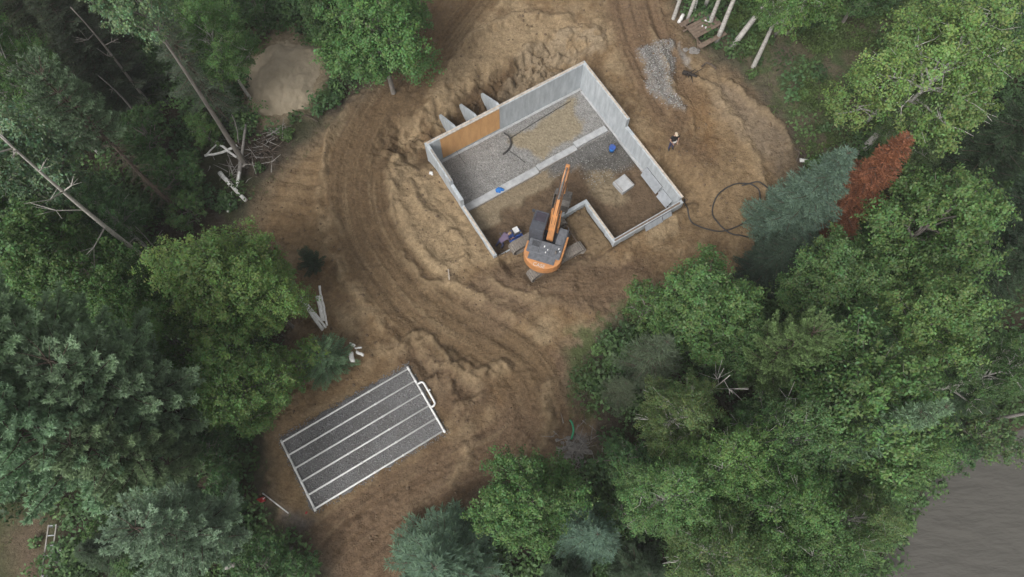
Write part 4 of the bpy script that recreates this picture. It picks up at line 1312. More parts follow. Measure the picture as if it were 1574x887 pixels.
# ------------------------------------------------------------------ logs, poles and brush
def log(a, b, r0, r1, mat, label, cat='log', group=None, name='birch_log', bend=0.0, lift=0.0, stubs=0, seed=0, sag=None):
    rr = random.Random(seed)
    a, b = Vector(a), Vector(b)
    d = b - a
    s = d.cross(Vector((0, 0, 1))).normalized()
    pts, rad = [], []
    n = 8
    for i in range(n + 1):
        t = i / n
        p = a + d * t + s * bend * math.sin(math.pi * t) + Vector((0, 0, lift))
        pts.append(p + s * rr.uniform(-.02, .02))
        rad.append((r0 + (r1 - r0) * t) * rr.uniform(0.93, 1.06))
    root = thing(name, label, cat, a, group=group)
    mb = MB(); mb.tube([p - a for p in pts], rad, 9); mb.build('trunk', M[mat], root, True)
    for k in range(stubs):
        i = rr.randint(2, n - 1)
        v = (s * rr.choice((-1, 1)) + d.normalized() * 0.7 + Vector((0, 0, rr.uniform(0, .5)))).normalized()
        L_ = rr.uniform(.3, .9)
        mb = MB(); mb.tube([pts[i] - a, pts[i] - a + v * L_ * .5 + Vector((0, 0, .03)), pts[i] - a + v * L_], [rad[i] * .45, rad[i] * .3, rad[i] * .15], 6); mb.build('branch_stub', M[mat], root, True)
    return root
def L(px, py, h): 
    p = on_ground(px, py); p.z += h
    return p
G1 = 'birch logs in the brush west of the clearing'
log(L(341, 270, .35), L(380, 311, .2), .14, .11, 'birch_log', 'thickest white birch log, lowest of the brush pile, pointing at the turn-out', group=G1, seed=1)
log(L(324, 251, .9), L(372, 234, .8), .07, .09, 'birch_log', 'white birch log slanting up to the right across the brush pile', group=G1, bend=.15, seed=2, stubs=1)
log(L(343, 233, 1.2), L(371, 252, .8), .08, .07, 'birch_log', 'short white birch log crossing over another in the brush pile', group=G1, seed=3)
log(L(369, 293, .5), L(374, 272, .6), .09, .08, 'birch_log', 'short upright-looking white birch log right of the thickest one', group=G1, seed=4)
log(L(368, 285, .3), L(387, 205, 1.0), .13, .07, 'deadwood', 'dark grey dead trunk running up through the brush pile', name='dead_log', seed=5, stubs=3)
log(L(372, 230, .6), L(371, 198, 1.6), .035, .02, 'deadwood', 'thin pale curved branch standing out of the brush pile', 'branch', name='dead_branch', bend=.12, seed=6)
log(L(322, 247, .6), L(342, 230, .7), .05, .04, 'birch_log', 'small birch length at the left tip of the brush pile', group=G1, seed=7)
log(L(353, 329, .25), L(357, 316, .4), .06, .05, 'birch_log', 'short birch chunk at the lower end of the brush pile', group=G1, seed=8)
log(L(356, 306, .3), L(361, 300, .4), .06, .05, 'birch_log', 'stubby birch chunk left of the thickest log', group=G1, seed=9)
log(L(446, 183, .35), L(490, 189, .15), .08, .03, 'bark_brown', 'dark crooked branch lying at the foot of the sand pile', 'branch', name='fallen_branch', bend=-.25, seed=10, stubs=2)
log(L(392, 244, .3), L(420, 243, .2), .05, .03, 'deadwood', 'thin grey stick lying across the root heap', 'branch', name='dead_branch', bend=.1, seed=11)
# heap of roots and dark brush
mb = MB()
rc = on_ground(405, 235)
for k in range(90):
    a_ = random.uniform(0, 6.28); r_ = abs(random.gauss(0, .75)); e_ = random.uniform(.4, 1.5)
    p = rc + Vector((r_ * math.cos(a_), r_ * math.sin(a_), random.uniform(0, .5)))
    v = Vector((random.gauss(0, 1), random.gauss(0, 1), random.gauss(.2, .5))).normalized()
    mb.tube([p, p + v * e_ * .5 + Vector((0, 0, random.uniform(-.1, .15))), p + v * e_], [random.uniform(.02, .05), .02, .008], 5)
bh = tag(mb.build('brush_heap', M['bark_brown']), 'heap of dark roots and twigs beside the birch logs', 'brush heap')
def twigs(c, n, spread, mat, parent=None, name='pale_twigs', ln=(.4, 1.3)):
    mb = MB()
    for k in range(n):
        a_ = random.uniform(0, 6.28); r_ = abs(random.gauss(0, spread)); e_ = random.uniform(*ln)
        p = Vector(c) + Vector((r_ * math.cos(a_), r_ * math.sin(a_), random.uniform(.15, .6)))
        v = Vector((random.gauss(0, 1), random.gauss(0, 1), random.gauss(.1, .3))).normalized()
        mb.tube([p, p + v * e_ * .5 + Vector((0, 0, random.uniform(-.1, .1))), p + v * e_], [random.uniform(.018, .04), .018, .008], 5)
    return tag(mb.build(name, M[mat], parent), kind='stuff')
twigs(on_ground(398, 240), 26, 1.0, 'board_grey', bh)
twigs(on_ground(362, 262), 22, .8, 'board_grey', bh)
twigs(on_ground(428, 210), 14, .5, 'board_grey', bh)
ap = on_ground(884, 690)
mb = MB()
for k in range(70):
    a_ = random.uniform(0, 6.28); r_ = abs(random.gauss(0, .62)); s_ = random.uniform(.06, .24)
    mb.blob((ap.x + r_ * math.cos(a_), ap.y + r_ * math.sin(a_) * .9, ap.z + .12 * random.random()), (s_, s_ * .8, s_ * .6), 7, 5, .25, k)
ash_heap = tag(mb.build('ash_heap', M['rock']), 'grey heap of burnt brush and stones above the round maple', 'brush heap')
twigs(ap, 60, .8, 'deadwood', ash_heap, 'charred_twigs', (.3, .9))
twigs(ap + Vector((1.2, .5, 0)), 30, .6, 'bark_brown', ash_heap, 'charred_twigs', (.3, .9))
log(L(1049, 114, .22), L(1071, 119, .15), .17, .07, 'stumpwood', 'dark uprooted stump with short roots on the bare soil below the picnic table', 'stump', name='uprooted_stump', seed=62, stubs=4)
G2 = 'peeled birch poles beside the young fir'
poles = [((467, 460), (503, 505), .05, 'outer left pole of the white pole stack by the young fir'), ((470, 470), (501, 510), .06, 'second pole from the left in the white pole stack'),
         ((476, 478), (500, 512), .06, 'third pole from the left in the white pole stack'), ((484, 484), (505, 508), .05, 'short middle pole of the white pole stack'),
         ((494, 462), (501, 498), .10, 'thickest white log standing out at the top of the pole stack'), ((497, 447), (503, 495), .05, 'longest pole of the stack, its end nearest the haul road'),
         ((501, 470), (507, 505), .05, 'rightmost pole of the white pole stack')]
for i, (a_, b_, r_, lb) in enumerate(poles):
    log(L(*a_, .75 + .05 * (i % 3)), L(*b_, .55), r_ * 1.35, r_ * 1.2, 'birch_log', lb, 'pole', G2, 'birch_pole', seed=20 + i)
G3 = 'broken white birch pieces right of the young fir'
for i, (a_, b_, r_, lb) in enumerate([((541, 533), (549, 536), .09, 'upper left chunk of the white birch scraps by the fir'), ((542, 546), (546, 560), .15, 'fattest white chunk among the birch scraps by the fir'),
                                      ((551, 545), (562, 550), .09, 'right-hand chunk of the white birch scraps'), ((549, 540), (559, 538), .05, 'thin splinter over the white birch scraps')]):
    log(L(*a_, .6), L(*b_, .55), r_, r_ * .9, 'birch_log', lb, 'log', G3, 'birch_chunk', seed=40 + i)
log(L(455, 843, .5), at3(345, 872, 2.2), .09, .13, 'deadwood', 'long grey dead trunk leaning out of the bushes below the gravel bed', name='dead_log', seed=50)
log(L(1042, 40, .3), L(1048, 28, .35), .12, .12, 'birch_log', 'short birch round beside the soil edge left of the picnic table', group='birch rounds near the picnic table', name='birch_round', seed=51)
log(L(1038, 4, .3), L(1047, -2, .35), .11, .1, 'birch_log', 'birch round at the top edge of the picture above the picnic table', group='birch rounds near the picnic table', name='birch_round', seed=52)
log(L(1063, 28, .3), L(1068, 10, .6), .09, .08, 'birch_log', 'birch piece propped behind the picnic table', group='birch rounds near the picnic table', name='birch_round', seed=53)
log(L(1228, 248, .15), L(1244, 250, .15), .13, .10, 'birch_log', 'pale broken log end at the east edge of the soil above the blue spruce', name='broken_log', seed=54)
lay('root', M['bark_brown'], 'dark looping root torn out at the east edge of the soil', 'root', [tuple(on_ground(*p)[:2]) for p in [(1220, 228), (1228, 236), (1224, 248), (1232, 250), (1238, 240)]], 0.05, 0.05)
lay('root', M['bark_brown'], 'dark tangled root at the soil edge below the picnic table', 'root', [tuple(on_ground(*p)[:2]) for p in [(1078, 104), (1086, 98), (1095, 103), (1100, 108), (1092, 100)]], 0.06, 0.05)
crumpled('stone_pad', on_ground(1062, 78), 0.5, M['rock'], 'flat pale stone by the corner of the picnic table', 'rock', 91, 4)

# frame with a pale box at the edge of the lawn
fg = on_ground(84, 846)
fr = thing('boat_ramp_frame', 'long narrow grey metal frame at the edge of the worn lawn', 'frame', fg, R(-97 + 12))
for s in (-1, 1):
    mb = MB(); mb.bar((-1.25, s * .2, .45), (1.25, s * .2, .45), .06, .06); mb.build('rail', M['board_grey'], fr)
for k in range(6):
    mb = MB(); mb.bar((-1.2 + .48 * k, -.17, .45), (-1.2 + .48 * k, .17, .45), .05, .04); mb.build('rung', M['form'], fr)
for x_ in (-1.15, 1.15):
    for s in (-1, 1):
        mb = MB(); mb.bar((x_, s * .2, .42), (x_, s * .2, -.1), .05, .05); mb.build('leg', M['form'], fr)
bg_ = on_ground(96, 853)
bx = thing('outdoor_box', 'small white-rimmed box on grey stones beside the metal frame', 'box', bg_, R(-12))
mb = MB(); mb.box((0, 0, .2), (.45, .5, .4)); mb.build('body', M['charcoal'], bx, bevel=.02)
mb = MB(); mb.box((0, .22, .415), (.5, .10, .03)); mb.box((.22, -.05, .415), (.07, .44, .03)); mb.build('rim', M['white'], bx)
mb = MB()
for k in range(60):
    a_ = random.uniform(0, 6.28); r_ = abs(random.gauss(0, .45))
    c_ = (bg_.x + r_ * math.cos(a_) + .1, bg_.y + r_ * math.sin(a_), bg_.z + .02)
    s_ = random.uniform(.05, .12); mb.blob(c_, (s_, s_, s_ * .5), 6, 4, .2, k)
tag(mb.build('grey_stones', M['rock']), 'patch of small grey stones around the white-rimmed box', 'stones', kind='stuff')

# ------------------------------------------------------------------ vegetation: shared meshes
def tubes_mesh(name, tubes, mat, n=6):
    mb = MB()
    for pts, rad in tubes:
        mb.tube(pts, rad, n, cap=False)
    me = bpy.data.meshes.new(name)
    me.from_pydata(mb.v, [], mb.f)
    for p in me.polygons: p.use_smooth = True
    me.materials.append(mat)
    return me

def unit(a):
    return a / (np.linalg.norm(a, axis=-1, keepdims=True) + 1e-9)

def leaf_quads(c, nrm, size, g, aspect=0.62, fold=0.18):
    """rhombic leaves with a slight fold"""
    n = len(c)
    t = unit(np.cross(nrm, g.normal(size=(n, 3))))
    b = np.cross(nrm, t)
    s = size[:, None]
    v = np.empty((n, 4, 3))
    v[:, 0] = c - t * s * 0.5
    v[:, 1] = c + b * s * 0.5 * aspect - nrm * s * fold * 0.3
    v[:, 2] = c + t * s * 0.5 - nrm * s * fold
    v[:, 3] = c - b * s * 0.5 * aspect - nrm * s * fold * 0.3
    return v.reshape(-1, 3), np.arange(n * 4).reshape(n, 4)

def broadleaf(seed, h=12.0, rad=3.2, cb=0.30, lobes=16, per=42, lpc=44, leaf=0.155, flat=0.85, open_=0.0, barkmat='bark', stems=1):
    """trunk and limbs, and a crown of leaf sprays on sub-crowns of uneven size"""
    g = np.random.default_rng(seed)
    rr = random.Random(seed)
    tubes = []
    lean = Vector((rr.uniform(-.3, .3), rr.uniform(-.3, .3), 0))
    top = h * 0.86
    zc = h * (cb + 1) / 2
    zr = h * (1 - cb) / 2
    spine = [Vector((lean.x * t + 0.12 * math.sin(3 * t + seed), lean.y * t + 0.12 * math.cos(2.5 * t + seed), top * t)) for t in np.linspace(0, 1, 9)]
    r0 = 0.012 * h + 0.05
    tubes.append((spine, [r0 * (1 - 0.88 * t) for t in np.linspace(0, 1, 9)]))
    cents, cdirs = [], []
    LB = []
    for k in range(lobes):
        # directions spread evenly over the crown, a few low ones
        u = 1 - 2 * (k + 0.5) / lobes
        u = 0.92 * u + rr.uniform(-.1, .1) + 0.10
        u = max(-0.75, min(0.98, u))
        ph = k * 2.39996 + rr.uniform(-.35, .35)
        q = math.sqrt(max(0, 1 - u * u))
        e = rr.uniform(0.50, 0.84)
        wz = 1.0 if u > 0 else 1.0
        # widest below the middle
        wid = rad * (1.05 - 0.22 * max(0.0, u)) * rr.uniform(0.88, 1.12)
        c = Vector((wid * e * q * math.cos(ph), wid * e * q * math.sin(ph), zc + zr * e * u)) + lean * (0.5 + 0.5 * u)
        lr = rad * rr.uniform(0.26, 0.44)
        LB.append((c, lr))
        ts = max(0.12, min(0.97, (c.z - rad * 0.55) / top))
        i = ts * 8
        a = spine[int(i)].lerp(spine[min(8, int(i) + 1)], i - int(i))
        mid = a.lerp(c, 0.5) + Vector((rr.uniform(-.2, .2), rr.uniform(-.2, .2), 0.25))
        rb = r0 * (1 - 0.80 * ts) * 0.70
        tubes.append(([a, mid, c], [rb, rb * 0.6, rb * 0.25]))
        for _ in range(5):
            d = Vector((rr.gauss(0, 1), rr.gauss(0, 1), rr.gauss(.3, .7))).normalized()
            st = mid.lerp(c, rr.uniform(.3, 1))
            tubes.append(([st, st + d * lr * 0.5 + Vector((0, 0, .05)), c + d * lr * 0.9], [rb * 0.3, rb * 0.2, rb * 0.08]))
    V, F, Tn = [], [], []
    off = 0
    for c, lr in LB:
        m = max(6, int(per * (lr / (rad * 0.36)) ** 2 * rr.uniform(0.85, 1.15)))
        # sprays spread over the sub-crown, each reaching outward like a leafy shoot
        kk = np.arange(m)
        uu = 1 - 1.75 * (kk + g.random(m) * 0.9) / m
        pp_ = kk * 2.39996 + g.uniform(-.5, .5, m)
        qq = np.sqrt(np.clip(1 - uu * uu, 0, 1))
        d = unit(np.stack([qq * np.cos(pp_), qq * np.sin(pp_), uu], -1) + g.normal(size=(m, 3)) * 0.12)
        if open_ > 0:
            d = d[g.random(m) > open_]
            m = len(d)
        reach = lr * g.uniform(0.62, 1.22, m)
        lobe_t = g.uniform(0.84, 1.16)
        for j in range(m):
            n = int(lpc * g.uniform(0.6, 1.3))
            # shoot axis bends up at the tip
            ax = d[j]
            s_ = g.random(n) ** 0.7
            wd = lr * 0.20 * (1.15 - 0.75 * s_)
            r = g.normal(size=(n, 3)) * wd[:, None] * np.array([1, 1, .7])
            lc = np.array(c) + (ax * (reach[j] * (0.42 + 0.62 * s_))[:, None]) * np.array([1, 1, flat]) + r + np.array([0, 0, 1]) * (0.10 * lr * s_ ** 2)[:, None]
            nr = unit(np.array([0, 0, 0.55]) + ax * 0.75 + g.normal(size=(n, 3)) * 0.42)
            sz = leaf * g.uniform(0.65, 1.25, n)
            v, f = leaf_quads(lc, nr, sz, g)
            V.append(v); F.append(f + off); off += len(v)
            tw = lobe_t * g.uniform(0.82, 1.18)
            t = np.stack([tw * g.uniform(.80, 1.22, n) * g.uniform(.93, 1.10), tw * g.uniform(.85, 1.15, n), tw * g.uniform(.78, 1.2, n)], -1)
            Tn.append(np.repeat(t, 4, axis=0))
    # some leaves deeper in the crown
    crown = fast_mesh('crown', np.concatenate(V), np.concatenate(F), [M['leaf']], np.concatenate(Tn))
    return tubes_mesh('trunk', tubes, M[barkmat]), crown

def needle_tris(a, d, ln, wd, g, up):
    """thin triangles from a along d"""
    n = len(a)
    s = unit(np.cross(d, up + 0.4 * g.normal(size=(n, 3))))
    v = np.empty((n, 3, 3))
    v[:, 0] = a - s * wd[:, None] * 0.5
    v[:, 1] = a + s * wd[:, None] * 0.5
    v[:, 2] = a + d * ln[:, None]
    return v.reshape(-1, 3), np.arange(n * 3).reshape(n, 3)

def spruce(seed, h=11.0, rad=2.2, z0=0.06, step=0.30, nb=6, droop=0.28, power=0.85, barkmat='bark_brown', ndl=0.15, wid=0.055, twig=0.13, dens=7, dead=0.0, upturn=0.3):
    """whorls of drooping boughs, each bough a flat spray of side twigs"""
    g = np.random.default_rng(seed)
    rr = random.Random(seed)
    tubes = [([Vector((0.04 * math.sin(i), 0.04 * math.cos(i * 1.3), h * i / 8)) for i in range(9)], [(0.014 * h) * (1 - i / 8.3) + 0.01 for i in range(9)])]
    A, D, Ln, Wd, UPs, Tt = [], [], [], [], [], []
    zz = h * z0
    while zz < h * 0.985:
        t = zz / h
        Lmax = rad * (1 - t) ** power + 0.12
        n = nb if t < 0.9 else 4
        ph0 = rr.uniform(0, 6.28)
        for k in range(n):
            ph = ph0 + 2 * math.pi * k / n + rr.uniform(-.35, .35)
            Lb = Lmax * rr.uniform(0.62, 1.12)
            if t < 0.25 and rr.random() < dead: continue
            o = np.array([math.cos(ph), math.sin(ph), 0])
            side = np.array([-math.sin(ph), math.cos(ph), 0])
            el = 0.45 * t - droop * (1 - t)
            m = max(3, int(Lb / twig))
            s = (np.arange(m) + 0.6) / m
            x = s * Lb
            zz_ = zz + x * el + upturn * Lb * 0.35 * s ** 3
            pts = o * x[:, None] + np.array([0, 0, 1]) * zz_[:, None] + side * (0.05 * Lb * np.sin(3 * s + k))[:, None]
            tubes.append(([Vector((0, 0, zz)), Vector(pts[m // 2]), Vector(pts[-1])], [0.012 + 0.012 * Lb, 0.008 + 0.006 * Lb, 0.005]))
            bt = rr.uniform(0.8, 1.2)
            for i in range(m):
                tl = (0.16 + 0.42 * Lb * (1 - s[i]) ** 0.7 * min(1, 0.35 + 2.2 * s[i]) * 0.62)
                for sg in (-1, 1):
                    dv = o * (0.75 + 0.3 * s[i]) + side * sg * (0.95 - 0.3 * s[i]) + np.array([0, 0, rr.uniform(-.22, .12)])
                    dv = dv / np.linalg.norm(dv)
                    c = max(3, int(dens * tl / 0.35))
                    q = (np.arange(c) + g.random(c) * 0.8) / c
                    base = pts[i] + dv * (q * tl)[:, None] + np.array([0, 0, -1]) * (0.10 * tl * q ** 2)[:, None]
                    sgn = np.where(np.arange(c) % 2 == 0, 1.0, -1.0)
                    sd_ = np.cross(np.array([0, 0, 1]), dv)
                    nd = unit(dv * 0.85 + sd_ * (sgn * g.uniform(.25, .75, c))[:, None] + np.array([0, 0, 1]) * g.uniform(-.1, .45, c)[:, None])
                    A.append(base); D.append(nd); Ln.append(ndl * g.uniform(.7, 1.3, c)); Wd.append(np.full(c, wid))
                    # fresh tips are lighter
                    tip = bt * (0.82 + 0.34 * s[i] * q) * g.uniform(.8, 1.2, c)
                    Tt.append(np.stack([tip, tip, tip * g.uniform(.9, 1.1, c)], -1))
        zz += step * rr.uniform(.75, 1.25) * (1.0 if t < .8 else .6)
    A = np.concatenate(A); D = np.concatenate(D); Ln = np.concatenate(Ln); Wd = np.concatenate(Wd); Tt = np.concatenate(Tt)
    v, f = needle_tris(A, D, Ln, Wd, g, np.array([0, 0, 1.0]))
    return tubes_mesh('trunk', tubes, M[barkmat], 5), fast_mesh('crown', v, f, [M['needle']], np.repeat(Tt, 3, axis=0))

def pine(seed, h=15.0, rad=3.4, z0=0.35, step=0.62, nb=6, barkmat='bark_brown', tuft=13, ndl=0.19, wid=0.030, bare=0.0, flatness=1.0):
    """white pine: long tiers of boughs that end in feathery plumes"""
    g = np.random.default_rng(seed)
    rr = random.Random(seed)
    tubes = [([Vector((0.08 * math.sin(i), 0.08 * math.cos(i * 1.3), h * 0.98 * i / 8)) for i in range(9)], [(0.014 * h) * (1 - i / 8.4) + 0.012 for i in range(9)])]
    A, D, Ln, Tt = [], [], [], []
    zz = h * z0
    while zz < h * 0.97:
        t = (zz / h - z0) / (1 - z0)
        Lmax = rad * (0.35 + 0.65 * min(1, t * 4 + 0.3)) * (1 - t) ** 0.62 + 0.35
        ph0 = rr.uniform(0, 6.28)
        for k in range(nb):
            ph = ph0 + 2 * math.pi * k / nb + rr.uniform(-.4, .4)
            Lb = Lmax * rr.uniform(0.6, 1.12)
            o = np.array([math.cos(ph), math.sin(ph), 0])
            side = np.array([-math.sin(ph), math.cos(ph), 0])
            el = 0.12 + 0.55 * t + rr.uniform(-.1, .1)
            def bp(s): return o * (s * Lb) + np.array([0, 0, zz + el * s * Lb + 0.14 * Lb * s * s]) + side * (0.08 * Lb * math.sin(2.5 * s + k))
            tubes.append(([Vector(bp(0)), Vector(bp(.5)), Vector(bp(1))], [0.02 + 0.012 * Lb, 0.012 + 0.007 * Lb, 0.006]))
            bt = rr.uniform(0.8, 1.18)
            nsub = max(4, int(Lb / 0.17))
            for i in range(nsub):
                s = 0.18 + 0.82 * (i + rr.random()) / nsub
                p0 = bp(s)
                sg = 1 if i % 2 else -1
                tl = (0.28 + 0.34 * Lb * (1.05 - s)) * rr.uniform(.7, 1.15)
                dv = o * 0.85 + side * sg * rr.uniform(.45, .95) * (1.1 - 0.7 * s) + np.array([0, 0, rr.uniform(.05, .30)])
                dv = dv / np.linalg.norm(dv)
                nt_ = max(2, int(tl / 0.13))
                for j in range(nt_):
                    q = (j + 1) / nt_
                    c = p0 + dv * tl * q + np.array([0, 0, 0.05 * q])
                    nd = unit(dv * 0.9 + g.normal(size=(tuft, 3)) * 0.62 + np.array([0, 0, .15]))
                    A.append(np.repeat(c[None], tuft, 0) + nd * 0.01); D.append(nd); Ln.append(ndl * g.uniform(.7, 1.2, tuft))
                    tp = bt * (0.84 + 0.26 * s * q) * g.uniform(.82, 1.18, tuft)
                    Tt.append(np.stack([tp, tp, tp * g.uniform(.92, 1.08, tuft)], -1))
        zz += step * rr.uniform(.8, 1.2) * (1.0 if t < .75 else .6)
    if bare:
        zb = h * 0.12
        while zb < h * z0 * 1.15:
            for k in range(4):
                ph = rr.uniform(0, 6.28)
                Lb = rad * 0.55 * rr.uniform(.5, 1.1)
                o = Vector((math.cos(ph), math.sin(ph), -0.12))
                b0 = Vector((0, 0, zb))
                tubes.append(([b0, b0 + o * Lb * .5, b0 + o * Lb], [.022, .014, .005]))
                for _ in range(6):
                    q = rr.uniform(.3, .95)
                    d = (o + Vector((rr.gauss(0, .6), rr.gauss(0, .6), rr.gauss(-.1, .3)))).normalized()
                    tubes.append(([b0 + o * Lb * q, b0 + o * Lb * q + d * .35 * Lb], [.008, .003]))
            zb += 0.33
    A = np.concatenate(A); D = np.concatenate(D); Ln = np.concatenate(Ln); Tt = np.concatenate(Tt)
    v, f = needle_tris(A, D, Ln, np.full(len(A), wid), g, np.array([0, 0, 1.0]))
    return tubes_mesh('trunk', tubes, M[barkmat], 5), fast_mesh('crown', v, f, [M['needle']], np.repeat(Tt, 3, axis=0))

PROTO = {
    'maple_a': broadleaf(101, 10, 3.2, 0.10, 22, 21, 80, 0.158),
    'maple_b': broadleaf(102, 11, 3.2, 0.14, 21, 21, 80, 0.165),
    'ash_a': broadleaf(103, 11, 3.2, 0.18, 29, 18, 80, 0.155, 0.8),
    'birch_a': broadleaf(104, 13, 3.2, 0.22, 28, 18, 96, 0.122, 0.95, 0.14, 'birch'),
    'birch_b': broadleaf(105, 12, 3.2, 0.20, 25, 20, 96, 0.125, 0.95, 0.14, 'birch'),
    'aspen': broadleaf(106, 14, 2.3, 0.66, 12, 18, 60, 0.130, 0.9, 0.05, 'bark'),
    'sapling': broadleaf(107, 5, 2.0, 0.12, 14, 13, 46, 0.150, 0.85, 0.10),
    'spruce_a': spruce(201, 11, 2.3, dens=8, wid=0.06),
    'spruce_b': spruce(202, 11, 2.1, droop=0.2, nb=7, step=0.34, upturn=0.5, dens=8, wid=0.06),
    'spruce_thin': spruce(203, 11, 1.9, z0=0.10, step=0.40, nb=5, dens=4, droop=0.42, dead=0.4),
    'fir_low': spruce(204, 4.6, 2.5, z0=0.16, step=0.42, nb=6, droop=0.0, power=0.6, dens=8, upturn=0.1, wid=0.06),
    'pine_a': pine(301, 15, 3.6, step=0.72, tuft=19, wid=0.085, ndl=0.20),
    'pine_b': pine(302, 14, 3.3, z0=0.30, step=0.70, tuft=19, wid=0.085, ndl=0.20),
    'pine_high': pine(303, 14, 1.9, z0=0.62, step=0.5, bare=1.0, tuft=17, wid=0.07),
}
PH = {'maple_a': 10, 'maple_b': 11, 'ash_a': 11, 'birch_a': 13, 'birch_b': 12, 'aspen': 14, 'sapling': 5, 'spruce_a': 11, 'spruce_b': 11, 'spruce_thin': 11, 'fir_low': 4.6, 'pine_a': 15, 'pine_b': 14, 'pine_high': 14}
PR = {'maple_a': 3.6, 'maple_b': 3.6, 'ash_a': 3.65, 'birch_a': 3.65, 'birch_b': 3.65, 'aspen': 2.5, 'sapling': 2.2, 'spruce_a': 2.3, 'spruce_b': 2.1, 'spruce_thin': 1.9, 'fir_low': 2.5, 'pine_a': 3.7, 'pine_b': 3.4, 'pine_high': 1.9}
PC = {'maple_a': .60, 'maple_b': .62, 'ash_a': .62, 'birch_a': .66, 'birch_b': .65, 'aspen': .84, 'sapling': .6, 'spruce_a': .45, 'spruce_b': .45, 'spruce_thin': .5, 'fir_low': .4, 'pine_a': .68, 'pine_b': .66, 'pine_high': .82}

# leaf colours (albedo)
LIME, GREEN, DEEP, OLIVE = (.158, .262, .080), (.108, .202, .064), (.080, .155, .056), (.112, .178, .064)
BLUE, SAGE, TEAL, DARKG, RUST, GREYG, ASHG = (.130, .210, .142), (.272, .405, .240), (.160, .262, .140), (.062, .100, .054), (.275, .118, .066), (.105, .140, .085), (.160, .225, .120)  # the darkest green is the dark spruces' and bush's own colour
tree_n = [0]
def tree(kind, px, py, h, rpx, colour, label, name=None, cat='tree', group=None, lean=None):
    """px, py: the middle of the crown in the survey photo; rpx: crown radius there"""
    tree_n[0] += 1
    if kind not in ('sapling', 'fir_low') and h > 6:
        h, rpx = h * 1.10, rpx * 1.07
    rr = random.Random(tree_n[0] * 13 + 5)
    zc = PC[kind] * h + 0.6
    x, y = at(px, py, zc)
    g0 = gz(x, y) - 0.05
    depth = (CAM_H - zc) * math.cos(TILT) + y * math.sin(TILT)
    r = rpx / FPX * depth
    root = thing(name or ('spruce_tree' if 'spruce' in kind else 'pine_tree' if 'pine' in kind else 'fir_tree' if 'fir' in kind else 'birch_tree' if 'birch' in kind else 'broadleaf_tree'),
                 label, cat, (x, y, g0), rr.uniform(0, 6.28), group)
    root.scale = (r / PR[kind], r / PR[kind] * rr.uniform(.92, 1.08), h / PH[kind])
    if lean: root.rotation_euler = (lean[0], lean[1], root.rotation_euler[2])
    tm_, cm_ = PROTO[kind]
    link('trunk', tm_, root)
    co = link('crown', cm_, root)
    k = rr.uniform(.93, 1.07)
    co.color = (colour[0] * k * rr.uniform(.94, 1.06), colour[1] * k, colour[2] * k * rr.uniform(.92, 1.08), 1)
    return root

